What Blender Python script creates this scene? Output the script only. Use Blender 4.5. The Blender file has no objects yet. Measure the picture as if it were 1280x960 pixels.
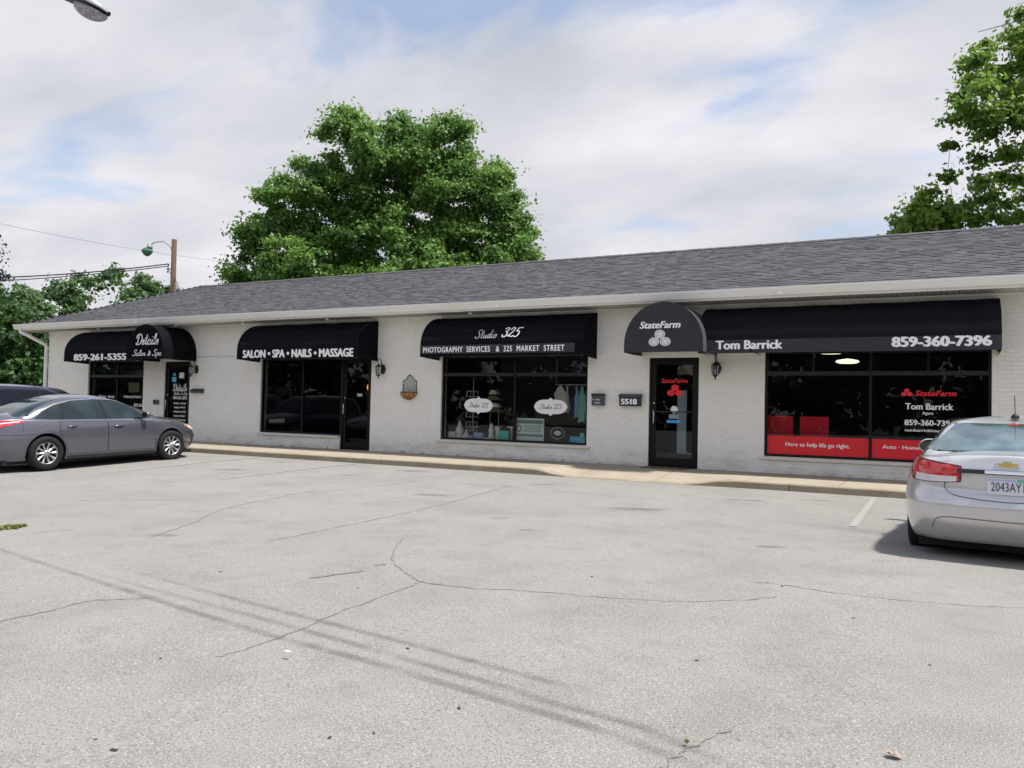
import bpy, bmesh, math, random
import numpy as np
from mathutils import Vector, Matrix, Quaternion
random.seed(5); np.random.seed(5)
sc = bpy.context.scene
COL = sc.collection
R = math.radians
# ---------------------------------------------------------------- camera
CH = 1.261; CY = -16.37
yw, pt, rl = R(-27.92), R(1.807), R(1.30)
fv = Vector((math.sin(yw)*math.cos(pt), math.cos(yw)*math.cos(pt), math.sin(pt)))
rv = Vector((math.cos(yw), -math.sin(yw), 0)); uv = rv.cross(fv)
Rv = math.cos(rl)*rv + math.sin(rl)*uv; Uv = -math.sin(rl)*rv + math.cos(rl)*uv
cam = bpy.data.cameras.new('camera'); camo = bpy.data.objects.new('camera', cam); COL.objects.link(camo)
m = Matrix((Rv, Uv, -fv)).transposed().to_4x4(); m.translation = Vector((0, CY, CH)); camo.matrix_world = m
cam.sensor_width = 36; cam.lens = 28.125; cam.clip_start = 0.05; cam.clip_end = 3000
sc.camera = camo
# ---------------------------------------------------------------- light
SUN = Vector((0.38, 0.06, 0.92)).normalized()
elev = math.asin(SUN.z); az = math.atan2(SUN.x, SUN.y)
sc.view_settings.view_transform = 'Standard'; sc.view_settings.look = 'None'
sc.view_settings.exposure = 0.84; sc.view_settings.gamma = 1
W = bpy.data.worlds.new('World'); sc.world = W; W.use_nodes = True
nt = W.node_tree; nt.nodes.clear(); N = nt.nodes.new; L = nt.links.new
out = N('ShaderNodeOutputWorld'); mixs = N('ShaderNodeMixShader')
sky = N('ShaderNodeTexSky'); sky.sky_type = 'NISHITA'; sky.sun_disc = False
sky.sun_elevation = elev; sky.sun_rotation = az; sky.air_density = 1.0; sky.dust_density = 1.5
bg1 = N('ShaderNodeBackground'); bg1.inputs[1].default_value = 0.11; L(sky.outputs[0], bg1.inputs[0])
bg2 = N('ShaderNodeBackground'); bg2.inputs[1].default_value = 1.0
tc = N('ShaderNodeTexCoord'); sep = N('ShaderNodeSeparateXYZ'); L(tc.outputs['Generated'], sep.inputs[0])
def mth(op, a, b=None, clamp=False):
    n = N('ShaderNodeMath'); n.operation = op; n.use_clamp = clamp
    for i, v in enumerate((a, b)):
        if v is None: continue
        if isinstance(v, (int, float)): n.inputs[i].default_value = v
        else: L(v, n.inputs[i])
    return n.outputs[0]
zz = mth('ADD', mth('MAXIMUM', sep.outputs[2], 0.0), 0.22)
cmb = N('ShaderNodeCombineXYZ'); L(mth('DIVIDE', sep.outputs[0], zz), cmb.inputs[0]); L(mth('DIVIDE', sep.outputs[1], zz), cmb.inputs[1])
mp = N('ShaderNodeMapping'); L(cmb.outputs[0], mp.inputs[0]); mp.inputs['Rotation'].default_value[2] = R(28); mp.inputs['Scale'].default_value = (0.8, 1.2, 1); mp.inputs['Location'].default_value = (1.3, 9.1, 0.4)
n1 = N('ShaderNodeTexNoise'); n1.inputs['Scale'].default_value = 1.9; n1.inputs['Detail'].default_value = 7; n1.inputs['Roughness'].default_value = 0.52; n1.inputs['Distortion'].default_value = 0.35; L(mp.outputs[0], n1.inputs[0])
n2 = N('ShaderNodeTexNoise'); n2.inputs['Scale'].default_value = 2.2; n2.inputs['Detail'].default_value = 6; n2.inputs['Roughness'].default_value = 0.5; L(mp.outputs[0], n2.inputs[0])
# cover thins a little with height
cov = mth('SUBTRACT', n1.outputs[0], mth('MULTIPLY', mth('MINIMUM', mth('MAXIMUM', mth('SUBTRACT', sep.outputs[2], 0.19), -0.14), 0.30), 0.50))
ramp = N('ShaderNodeMapRange'); L(cov, ramp.inputs[0]); ramp.inputs[1].default_value = 0.27; ramp.inputs[2].default_value = 0.44; ramp.inputs[3].default_value = 0.30; ramp.inputs[4].default_value = 1; ramp.interpolation_type = 'SMOOTHSTEP'
cr = N('ShaderNodeMapRange'); L(n2.outputs[0], cr.inputs[0]); cr.inputs[1].default_value = 0.3; cr.inputs[2].default_value = 0.7
mc = N('ShaderNodeMix'); mc.data_type = 'RGBA'; L(cr.outputs[0], mc.inputs[0])
mc.inputs[6].default_value = (0.325, 0.338, 0.375, 1); mc.inputs[7].default_value = (0.505, 0.495, 0.520, 1)
L(mc.outputs[2], bg2.inputs[0]); L(ramp.outputs[0], mixs.inputs[0]); L(bg1.outputs[0], mixs.inputs[1]); L(bg2.outputs[0], mixs.inputs[2]); L(mixs.outputs[0], out.inputs[0])
sun = bpy.data.lights.new('sun', 'SUN'); suno = bpy.data.objects.new('sun', sun); COL.objects.link(suno)
sun.energy = 3.2; sun.angle = R(4); sun.color = (1, 0.965, 0.9)
suno.rotation_euler = SUN.to_track_quat('Z', 'Y').to_euler(); suno.location = (0, 0, 40)
# ---------------------------------------------------------------- materials
def mat(name, col, rough=0.6, metal=0, spec=0.5, coat=0, noise=None, bump=None, emit=None, sheen=0):
    M = bpy.data.materials.new(name); M.use_nodes = True; t = M.node_tree; b = t.nodes['Principled BSDF']
    c = tuple(col)+(1,)
    b.inputs['Base Color'].default_value = c; b.inputs['Roughness'].default_value = rough; b.inputs['Metallic'].default_value = metal
    b.inputs['Specular IOR Level'].default_value = spec; b.inputs['Coat Weight'].default_value = coat; b.inputs['Coat Roughness'].default_value = 0.04
    if sheen: b.inputs['Sheen Weight'].default_value = sheen
    if emit: b.inputs['Emission Color'].default_value = tuple(emit[0])+(1,); b.inputs['Emission Strength'].default_value = emit[1]
    if noise or bump:
        tx = t.nodes.new('ShaderNodeTexCoord')
    if noise:   # list of (scale, colour2, lo, hi, detail)
        prev = None
        for (s, c2, lo, hi, det) in noise:
            n = t.nodes.new('ShaderNodeTexNoise'); n.inputs['Detail'].default_value = det; n.inputs['Roughness'].default_value = 0.62
            if isinstance(s, tuple):
                q = t.nodes.new('ShaderNodeMapping'); q.inputs['Scale'].default_value = s; t.links.new(tx.outputs['Object'], q.inputs[0]); t.links.new(q.outputs[0], n.inputs[0]); n.inputs['Scale'].default_value = 1
            else:
                n.inputs['Scale'].default_value = s; t.links.new(tx.outputs['Object'], n.inputs[0])
            r = t.nodes.new('ShaderNodeMapRange'); r.inputs[1].default_value = lo; r.inputs[2].default_value = hi; t.links.new(n.outputs[0], r.inputs[0])
            mx = t.nodes.new('ShaderNodeMix'); mx.data_type = 'RGBA'; t.links.new(r.outputs[0], mx.inputs[0])
            if prev is None: mx.inputs[6].default_value = c
            else: t.links.new(prev, mx.inputs[6])
            mx.inputs[7].default_value = tuple(c2)+(1,); prev = mx.outputs[2]
        t.links.new(prev, b.inputs['Base Color'])
    if bump:
        s, st, dist = bump
        n = t.nodes.new('ShaderNodeTexNoise'); n.inputs['Scale'].default_value = s; n.inputs['Detail'].default_value = 5; t.links.new(tx.outputs['Object'], n.inputs[0])
        bp = t.nodes.new('ShaderNodeBump'); bp.inputs['Strength'].default_value = st; bp.inputs['Distance'].default_value = dist
        t.links.new(n.outputs[0], bp.inputs['Height']); t.links.new(bp.outputs[0], b.inputs['Normal'])
    return M
def glass(name, tint, ior=1.45, rough=0.0, boost=1.0):
    M = bpy.data.materials.new(name); M.use_nodes = True; t = M.node_tree; t.nodes.clear()
    o = t.nodes.new('ShaderNodeOutputMaterial'); tr = t.nodes.new('ShaderNodeBsdfTransparent'); tr.inputs[0].default_value = tuple(tint)+(1,)
    g = t.nodes.new('ShaderNodeBsdfGlossy'); g.inputs['Roughness'].default_value = rough; g.inputs[0].default_value = (1, 1, 1, 1)
    f = t.nodes.new('ShaderNodeFresnel'); f.inputs[0].default_value = ior; mm = t.nodes.new('ShaderNodeMath'); mm.operation = 'MULTIPLY'; mm.inputs[1].default_value = boost; mm.use_clamp = True
    mx = t.nodes.new('ShaderNodeMixShader'); t.links.new(f.outputs[0], mm.inputs[0]); t.links.new(mm.outputs[0], mx.inputs[0]); t.links.new(tr.outputs[0], mx.inputs[1]); t.links.new(g.outputs[0], mx.inputs[2]); t.links.new(mx.outputs[0], o.inputs[0])
    return M
M = {}
M['asphalt'] = mat('asphalt', (0.248, 0.235, 0.220), 0.9, spec=0.2, noise=[(0.35, (0.275, 0.262, 0.246), 0.35, 0.65, 5), (0.9, (0.205, 0.195, 0.183), 0.48, 0.72, 7), (3.1, (0.215, 0.205, 0.192), 0.52, 0.72, 7), (80, (0.125, 0.119, 0.113), 0.52, 0.70, 3), (115, (0.46, 0.44, 0.415), 0.54, 0.72, 2)], bump=(75, 0.6, 0.014))
M['crack'] = mat('asphalt_crack', (0.165, 0.156, 0.146), 0.95, noise=[(11, (0.24, 0.228, 0.214), 0.5, 0.6, 4)])
M['tar'] = mat('tar_patch', (0.17, 0.165, 0.16), 0.85, noise=[(25, (0.27, 0.265, 0.26), 0.42, 0.62, 5)], bump=(60, 0.5, 0.01))
M['concrete'] = mat('sidewalk_concrete', (0.37, 0.325, 0.26), 0.9, spec=0.2, noise=[(1.6, (0.31, 0.265, 0.20), 0.4, 0.7, 6), (40, (0.26, 0.225, 0.18), 0.55, 0.75, 3)], bump=(50, 0.3, 0.005))
M['curb'] = mat('curb_concrete', (0.285, 0.24, 0.17), 0.92, spec=0.2, noise=[(2.2, (0.35, 0.305, 0.23), 0.4, 0.65, 6), ((8, 8, 40), (0.25, 0.21, 0.16), 0.5, 0.75, 4)], bump=(40, 0.4, 0.008))
M['joint'] = mat('joint_dirt', (0.13, 0.115, 0.09), 0.95)
M['dirt'] = mat('dirt_ground', (0.06, 0.075, 0.03), 0.95, noise=[(0.5, (0.10, 0.11, 0.05), 0.4, 0.6, 6)])
M['brick'] = mat('white_painted_brick', (0.88, 0.865, 0.82), 0.62, spec=0.35, noise=[(1.1, (0.83, 0.81, 0.76), 0.45, 0.75, 5), (14, (0.80, 0.78, 0.73), 0.58, 0.8, 3)], bump=(35, 0.4, 0.004))
M['brick'].name = 'white_painted_brick'
M['brick_grey'] = mat('white_painted_brick_duller', (0.87, 0.855, 0.81), 0.66, spec=0.3, noise=[(10, (0.79, 0.77, 0.72), 0.5, 0.75, 4)], bump=(30, 0.6, 0.007))
M['mortar'] = mat('painted_mortar', (0.88, 0.865, 0.825), 0.8, spec=0.2, bump=(60, 0.4, 0.004))
def weather(Mx):   # world-anchored grain, splash dirt and chips low on the wall
    t = Mx.node_tree; g = t.nodes.new('ShaderNodeNewGeometry')
    for l in list(t.links):
        if l.from_node.type == 'TEX_COORD': to = l.to_socket; t.links.remove(l); t.links.new(g.outputs['Position'], to)
    b = t.nodes['Principled BSDF']; src = b.inputs['Base Color'].links[0].from_socket if b.inputs['Base Color'].links else None
    sp = t.nodes.new('ShaderNodeSeparateXYZ'); t.links.new(g.outputs['Position'], sp.inputs[0])
    def stain(src, scale, zlo, zhi, col, lo, hi, mx_):
        n = t.nodes.new('ShaderNodeTexNoise'); n.inputs['Detail'].default_value = 7; n.inputs['Roughness'].default_value = .7
        q = t.nodes.new('ShaderNodeMapping'); q.inputs['Scale'].default_value = scale; t.links.new(g.outputs['Position'], q.inputs[0]); t.links.new(q.outputs[0], n.inputs[0]); n.inputs['Scale'].default_value = 1
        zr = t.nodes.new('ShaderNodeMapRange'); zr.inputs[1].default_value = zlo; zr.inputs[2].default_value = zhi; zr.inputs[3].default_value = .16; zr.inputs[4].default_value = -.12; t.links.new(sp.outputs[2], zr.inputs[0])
        ad = t.nodes.new('ShaderNodeMath'); t.links.new(n.outputs[0], ad.inputs[0]); t.links.new(zr.outputs[0], ad.inputs[1])
        mr = t.nodes.new('ShaderNodeMapRange'); mr.inputs[1].default_value = lo; mr.inputs[2].default_value = hi; mr.inputs[4].default_value = mx_; t.links.new(ad.outputs[0], mr.inputs[0])
        m_ = t.nodes.new('ShaderNodeMix'); m_.data_type = 'RGBA'; t.links.new(mr.outputs[0], m_.inputs[0])
        if src: t.links.new(src, m_.inputs[6])
        else: m_.inputs[6].default_value = b.inputs['Base Color'].default_value
        m_.inputs[7].default_value = col+(1,); return m_.outputs[2]
    src = stain(src, (1.5, 1.5, 5), .12, .75, (.60, .55, .46), .52, .80, .75)
    src = stain(src, (5, 5, 16), .12, .32, (.36, .30, .23), .66, .74, .85)
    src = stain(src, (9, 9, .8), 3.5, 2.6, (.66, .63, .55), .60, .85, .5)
    t.links.new(src, b.inputs['Base Color'])
for k_ in ('brick', 'brick_grey', 'mortar'): weather(M[k_])
M['trim'] = mat('white_trim', (0.86, 0.85, 0.81), 0.45, noise=[((0.6, 8, 8), (0.76, 0.74, 0.69), 0.5, 0.8, 5)])
M['soffit'] = mat('soffit_vinyl', (0.66, 0.65, 0.60), 0.6, noise=[(3, (0.55, 0.53, 0.48), 0.5, 0.8, 4)])
M['gap'] = mat('dark_gap', (0.05, 0.047, 0.042), 0.9)
M['sill'] = mat('window_sill_stone', (0.74, 0.70, 0.63), 0.7, noise=[(6, (0.62, 0.57, 0.5), 0.5, 0.8, 4)])
for i, c in enumerate([(0.088, 0.088, 0.097), (0.080, 0.080, 0.089), (0.099, 0.098, 0.107), (0.071, 0.072, 0.080)]):
    M['sh%d' % i] = mat('asphalt_shingle_%s' % 'grey slate pale dark'.split()[i], c, 0.93, spec=0.2, noise=[(45, tuple(v*1.5 for v in c), 0.5, 0.7, 3)], bump=(120, 0.4, 0.004))
M['fabric'] = mat('black_awning_canvas', (0.0034, 0.0036, 0.0058), 0.85, spec=0.10, noise=[(2, (0.006, 0.0062, 0.009), 0.4, 0.7, 5), ((.8, 3, 9), (0.022, 0.022, 0.032), 0.56, 0.85, 6)], bump=(300, 0.3, 0.002))
M['fabric2'] = mat('eave_shaded_canvas', (0.0055, 0.0055, 0.008), 0.85, spec=0.12, noise=[(2.5, (0.008, 0.008, 0.014), 0.4, 0.7, 5), (160, (0.014, 0.0135, 0.02), 0.5, 0.7, 2)], bump=(260, 0.4, 0.002))  # office canopy: the eave's shade is put into this darker canvas colour
M['valance'] = mat('lit_valance_canvas', (0.040, 0.038, 0.049), 0.8, spec=0.3, sheen=0.08, noise=[(3, (0.030, 0.029, 0.038), 0.4, 0.7, 5), (140, (0.06, 0.057, 0.07), 0.5, 0.7, 2)])  # the same canvas as it shows in the light, hence the lighter colour
M['white'] = mat('white_vinyl_print', (0.92, 0.92, 0.92), 0.5)
M['red'] = mat('red_vinyl', (0.74, 0.008, 0.020), 0.4)
M['redtxt'] = mat('red_print', (0.85, 0.015, 0.03), 0.5)
M['frame'] = mat('black_storefront_aluminium', (0.005, 0.005, 0.006), 0.4, spec=0.25)
M['frame2'] = mat('grey_storefront_bar', (0.018, 0.022, 0.024), 0.4, spec=.3)
M['black'] = mat('black_iron', (0.012, 0.012, 0.012), 0.5)
M['dkgrey'] = mat('dark_grey_metal', (0.07, 0.068, 0.08), 0.5, bump=(60, 0.2, 0.002))
M['steel'] = mat('brushed_steel', (0.55, 0.55, 0.55), 0.3, metal=1)
M['glass'] = glass('shop_glass', (0.80, 0.84, 0.84), 1.45, boost=0.95)
M['lglass'] = glass('lantern_glass', (0.8, 0.8, 0.8), 1.45)
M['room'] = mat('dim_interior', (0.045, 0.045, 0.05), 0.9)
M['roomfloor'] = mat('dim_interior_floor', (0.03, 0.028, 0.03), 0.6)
M['coir'] = mat('coir_liner', (0.46, 0.20, 0.055), 0.95, noise=[(25, (0.62, 0.30, 0.12), 0.4, 0.6, 4), (9, (0.25, 0.12, 0.04), 0.55, 0.7, 3)], bump=(60, 1, 0.02))
M['mat'] = mat('coir_door_mat', (0.22, 0.12, 0.05), 0.95, bump=(200, 0.8, 0.01)); M['matpat'] = mat('mat_dark_pattern', (0.02, 0.018, 0.015), 0.95)
M['chair'] = mat('red_chair_fabric', (0.75, 0.012, 0.03), 0.7)
M['lightpanel'] = mat('lit_ceiling_fixture', (0.8, 0.8, 0.6), 0.5, emit=((0.95, 0.92, 0.55), 1.1))
M['heart'] = mat('salt_lamp_glow', (0.5, 0.12, 0.03), 0.5, emit=((1.0, 0.25, 0.08), 0.9))
M['pap'] = mat('pale_print', (0.78, 0.88, 0.84), 0.6); M['pap2'] = mat('grey_green_print', (0.22, 0.32, 0.31), 0.6)
M['teal'] = mat('teal_card', (0.08, 0.70, 0.58), 0.6); M['aqua'] = mat('aqua_cloth', (0.12, 0.60, 0.72), 0.7); M['mint'] = mat('mint_cloth', (0.35, 0.75, 0.58), 0.8)
M['lilac'] = mat('lilac_card', (0.50, 0.47, 0.78), 0.6); M['pink'] = mat('pink_cloth', (0.8, 0.6, 0.55), 0.8); M['cream'] = mat('cream_ceramic', (0.85, 0.82, 0.76), 0.5); M['blue'] = mat('pale_blue_box', (0.45, 0.55, 0.88), 0.6)
M['wire'] = mat('pale_wire', (0.62, 0.66, 0.66), 0.5); M['dcloth'] = mat('navy_cloth', (0.03, 0.035, 0.08), 0.8); M['gold'] = mat('gold_emblem', (0.64, 0.53, 0.20), 0.3, metal=0.5)
M['skyb'] = mat('blue_sticker', (0.06, 0.35, 0.68), 0.5); M['tan'] = mat('tan_poster', (0.22, 0.19, 0.10), 0.8)
M['bark'] = mat('tree_bark', (0.055, 0.042, 0.032), 0.95, bump=(20, 0.8, 0.03)); M['pole'] = mat('weathered_wood_pole', (0.12, 0.07, 0.052), 0.9, noise=[((30, 30, 1.5), (0.10, 0.06, 0.045), 0.4, 0.6, 5)])
M['wood2'] = mat('grey_wood_pole', (0.16, 0.15, 0.15), 0.9)
M['cable'] = mat('black_cable', (0.025, 0.025, 0.03), 0.7); M['cable2'] = mat('thin_grey_cable', (0.25, 0.25, 0.27), 0.7)
M['lamphead'] = mat('grey_lamp_housing', (0.30, 0.33, 0.33), 0.45); M['lens'] = mat('green_glass_refractor', (0.10, 0.24, 0.15), 0.2)
M['lensc'] = mat('prismatic_lamp_lens', (0.22, 0.21, 0.25), 0.12, noise=[(30, (0.42, 0.40, 0.46), 0.45, 0.6, 3)], bump=(50, 0.7, 0.02)); M['lampdk'] = mat('lamp_underside', (0.035, 0.045, 0.055), 0.5)
M['stone'] = mat('dark_pebble', (0.05, 0.045, 0.04), 0.9); M['leafdead'] = mat('dry_leaf', (0.33, 0.26, 0.22), 0.8)
M['linep'] = mat('worn_line_paint', (0.285, 0.275, 0.26), 0.85, noise=[(9, (0.30, 0.285, 0.265), 0.36, 0.58, 6)])
def alpha_mat(name, col, fac, scale):
    Mx = mat(name, col, 0.9); t = Mx.node_tree; b = t.nodes['Principled BSDF']
    tx = t.nodes.new('ShaderNodeTexCoord'); n = t.nodes.new('ShaderNodeTexNoise'); n.inputs['Scale'].default_value = scale; n.inputs['Detail'].default_value = 6; t.links.new(tx.outputs['Object'], n.inputs[0])
    r = t.nodes.new('ShaderNodeMapRange'); r.inputs[1].default_value = 0.22; r.inputs[2].default_value = 0.75; r.inputs[4].default_value = fac; t.links.new(n.outputs[0], r.inputs[0])
    at = t.nodes.new('ShaderNodeAttribute'); at.attribute_name = 'edge'; mu = t.nodes.new('ShaderNodeMath'); mu.operation = 'MULTIPLY'; t.links.new(r.outputs[0], mu.inputs[0]); t.links.new(at.outputs['Fac'], mu.inputs[1])
    t.links.new(mu.outputs[0], b.inputs['Alpha']); return Mx
M['skid'] = alpha_mat('tyre_rubber_mark', (0.10, 0.10, 0.105), 0.44, 5)
M['stain'] = alpha_mat('oil_stain', (0.10, 0.098, 0.094), 0.42, 5)
def leafmat(name, c1, c2):
    Mx = bpy.data.materials.new(name); Mx.use_nodes = True; t = Mx.node_tree; b = t.nodes['Principled BSDF']; o = t.nodes['Material Output']
    at = t.nodes.new('ShaderNodeAttribute'); at.attribute_name = 'tint'
    mx = t.nodes.new('ShaderNodeMix'); mx.data_type = 'RGBA'; t.links.new(at.outputs['Fac'], mx.inputs[0]); mx.inputs[6].default_value = tuple(c1)+(1,); mx.inputs[7].default_value = tuple(c2)+(1,)
    t.links.new(mx.outputs[2], b.inputs['Base Color']); b.inputs['Roughness'].default_value = 0.5; b.inputs['Specular IOR Level'].default_value = 0.35
    tl = t.nodes.new('ShaderNodeBsdfTranslucent'); hs = t.nodes.new('ShaderNodeHueSaturation'); hs.inputs['Value'].default_value = 1.5; t.links.new(mx.outputs[2], hs.inputs['Color']); t.links.new(hs.outputs[0], tl.inputs[0])
    ms = t.nodes.new('ShaderNodeMixShader'); ms.inputs[0].default_value = 0.35; t.links.new(b.outputs[0], ms.inputs[1]); t.links.new(tl.outputs[0], ms.inputs[2]); t.links.new(ms.outputs[0], o.inputs[0]); return Mx
M['leaf_big'] = leafmat('maple_leaf', (0.050, 0.120, 0.026), (0.21, 0.36, 0.08))
M['leaf_right'] = leafmat('yellow_green_leaf', (0.065, 0.14, 0.022), (0.24, 0.36, 0.06))
M['leaf_far'] = leafmat('far_leaf', (0.055, 0.11, 0.045), (0.17, 0.27, 0.11))
M['leaf_dark'] = leafmat('dark_leaf', (0.024, 0.068, 0.024), (0.09, 0.17, 0.045))
M['needle'] = leafmat('blue_green_needle', (0.010, 0.028, 0.022), (0.03, 0.06, 0.04))
M['grass'] = leafmat('grass_blade', (0.12, 0.15, 0.035), (0.30, 0.29, 0.10)); M['softwhite'] = mat('greyed_white_print', (0.55, 0.55, 0.57), .6)
# ---------------------------------------------------------------- helpers
ORG = {}
def tag(o, label=None, cat=None, group=None, kind=None):
    if label: o['label'] = label
    if cat: o['category'] = cat
    if group: o['group'] = group
    if kind: o['kind'] = kind
    return o
def empty(name, loc, label, cat, group=None, rz=0, local=False):
    o = bpy.data.objects.new(name, None); COL.objects.link(o); o.location = loc; o.rotation_euler = (0, 0, rz); o.empty_display_size = 0.2
    ORG[o.name] = Vector((0, 0, 0)) if local else Vector(loc)
    return tag(o, label, cat, group)
class MB:
    def __init__(s): s.v = []; s.f = []; s.m = []; s.sm = []
    def quad(s, pts, mi=0):
        b = len(s.v); s.v += [tuple(p) for p in pts]; s.f.append(tuple(range(b, b+len(pts)))); s.m.append(mi); s.sm.append(False)
    def box(s, x0, x1, y0, y1, z0, z1, mi=0, M4=None):
        b = len(s.v); P = [(x, y, z) for z in (z0, z1) for y in (y0, y1) for x in (x0, x1)]
        if M4: P = [tuple(M4 @ Vector(p)) for p in P]
        s.v += P
        for q in ((0, 2, 3, 1), (4, 5, 7, 6), (0, 1, 5, 4), (2, 6, 7, 3), (0, 4, 6, 2), (1, 3, 7, 5)): s.f.append(tuple(b+i for i in q)); s.m.append(mi); s.sm.append(False)
        return s
    def obox(s, c, ax, ay, az, mi=0):  # centre + half axes
        c = Vector(c); return s.box(-1, 1, -1, 1, -1, 1, mi, Matrix(((ax[0], ay[0], az[0], c[0]), (ax[1], ay[1], az[1], c[1]), (ax[2], ay[2], az[2], c[2]), (0, 0, 0, 1))))
    def tube(s, pts, r, n=8, mi=0, cap=True):
        pts = [Vector(p) for p in pts]; rs = r if isinstance(r, (list, tuple)) else [r]*len(pts); b = len(s.v); prev = None
        for i, p in enumerate(pts):
            d = (pts[min(i+1, len(pts)-1)]-pts[max(i-1, 0)]).normalized()
            a = d.cross(Vector((0, 0, 1)) if abs(d.z) < 0.9 else Vector((1, 0, 0))).normalized() if prev is None else (prev-d*prev.dot(d)).normalized()
            prev = a; c = d.cross(a)
            for k in range(n):
                t = 2*math.pi*k/n; s.v.append(tuple(p+(a*math.cos(t)+c*math.sin(t))*rs[i]))
        for i in range(len(pts)-1):
            for k in range(n):
                s.f.append((b+i*n+k, b+i*n+(k+1) % n, b+(i+1)*n+(k+1) % n, b+(i+1)*n+k)); s.m.append(mi); s.sm.append(True)
        if cap:
            s.f.append(tuple(b+k for k in range(n))[::-1]); s.m.append(mi); s.sm.append(False)
            e = b+(len(pts)-1)*n; s.f.append(tuple(e+k for k in range(n))); s.m.append(mi); s.sm.append(False)
        return s
    def lathe(s, prof, c=(0, 0, 0), axis='z', n=24, mi=0, cap=True):  # prof (r, h)
        b = len(s.v)
        for (r, h) in prof:
            for k in range(n):
                t = 2*math.pi*k/n; q = (r*math.cos(t), r*math.sin(t), h)
                if axis == 'y': q = (q[0], h, q[1])
                if axis == 'x': q = (h, q[0], q[1])
                s.v.append((q[0]+c[0], q[1]+c[1], q[2]+c[2]))
        for i in range(len(prof)-1):
            for k in range(n):
                s.f.append((b+i*n+k, b+i*n+(k+1) % n, b+(i+1)*n+(k+1) % n, b+(i+1)*n+k)); s.m.append(mi); s.sm.append(True)
        if cap:
            for e in (b, b+(len(prof)-1)*n): s.f.append(tuple(e+k for k in range(n))); s.m.append(mi); s.sm.append(False)
        return s
    def grid(s, P, mi=0, smooth=True):  # P[i][j]
        b = len(s.v); a = len(P); c = len(P[0])
        for row in P:
            for p in row: s.v.append(tuple(p))
        for i in range(a-1):
            for j in range(c-1): s.f.append((b+i*c+j, b+i*c+j+1, b+(i+1)*c+j+1, b+(i+1)*c+j)); s.m.append(mi); s.sm.append(smooth)
        return s
    def prism(s, poly, y0, y1, mi=0):   # poly in (x,z), extruded along y
        b = len(s.v); n = len(poly)
        for y in (y0, y1): s.v += [(p[0], y, p[1]) for p in poly]
        s.f.append(tuple(b+i for i in range(n))); s.f.append(tuple(b+n+i for i in range(n))[::-1]); s.m += [mi]*2; s.sm += [False]*2
        for i in range(n): s.f.append((b+i, b+n+i, b+n+(i+1) % n, b+(i+1) % n)); s.m.append(mi); s.sm.append(False)
        return s
    def mesh(s, name, mats, org=None):
        me = bpy.data.meshes.new(name); V = s.v
        if org is not None and org.length > 0: V = [(a-org[0], b-org[1], c-org[2]) for a, b, c in V]
        me.from_pydata(V, [], s.f)
        for q in (mats if isinstance(mats, (list, tuple)) else [mats]): me.materials.append(q)
        me.polygons.foreach_set('material_index', s.m); me.polygons.foreach_set('use_smooth', s.sm); me.update(); return me
    def build(s, name, mats, parent=None, label=None, cat=None, group=None, kind=None, fix=False, loc=None):
        if parent is not None: org = ORG[parent.name]
        elif loc is not None: org = Vector(loc)
        else: org = Vector((0, 0, 0))
        me = s.mesh(name, mats, org)
        if fix:
            bm = bmesh.new(); bm.from_mesh(me); bmesh.ops.recalc_face_normals(bm, faces=bm.faces); bm.to_mesh(me); bm.free()
        o = bpy.data.objects.new(name, me); COL.objects.link(o)
        if parent is not None: o.parent = parent
        elif loc is not None: o.location = loc
        ORG[o.name] = org
        return tag(o, label, cat, group, kind)
# text -> 2d triangles

def text2d(txt, w, h, x=0, y=0, shear=0, bold=0.0, align='L', space=1.0):
    cu = bpy.data.curves.new('t', 'FONT'); cu.body = txt
    cu.shear = shear; cu.space_character = space; cu.resolution_u = 3; cu.fill_mode = 'FRONT'; cu.dimensions = '2D'
    ob = bpy.data.objects.new('t', cu); me = bpy.data.meshes.new_from_object(ob)
    vs = [v.co.copy() for v in me.vertices]; fs = [tuple(p.vertices) for p in me.polygons]
    bpy.data.objects.remove(ob); bpy.data.curves.remove(cu); bpy.data.meshes.remove(me)
    x0 = min(v.x for v in vs); x1 = max(v.x for v in vs)
    sx = w/(x1-x0); sy = h/0.70
    if not bold: return [((v.x-x0)*sx+x, v.y*sy+y) for v in vs], fs
    V = []; F = []; bb = bold*.85
    for k, (dx, dy) in enumerate(((0, 0), (-bb, 0), (bb, 0), (-bb*.5, bb*.45), (bb*.5, -bb*.45))):
        b0 = len(V); V += [((v.x-x0+dx)*sx+x, (v.y+dy)*sy+y, k) for v in vs]; F += [tuple(b0+i for i in f) for f in fs]
    return V, F
def put2d(mb, vf, fn, mi=0):
    vs, fs = vf; b = len(mb.v); mb.v += [((p := fn(q_[0], q_[1]))[0], p[1]-(q_[2]*.0003 if len(q_) > 2 else 0), p[2]) for q_ in vs]
    for f in fs: mb.f.append(tuple(b+i for i in f)); mb.m.append(mi); mb.sm.append(False)
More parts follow.
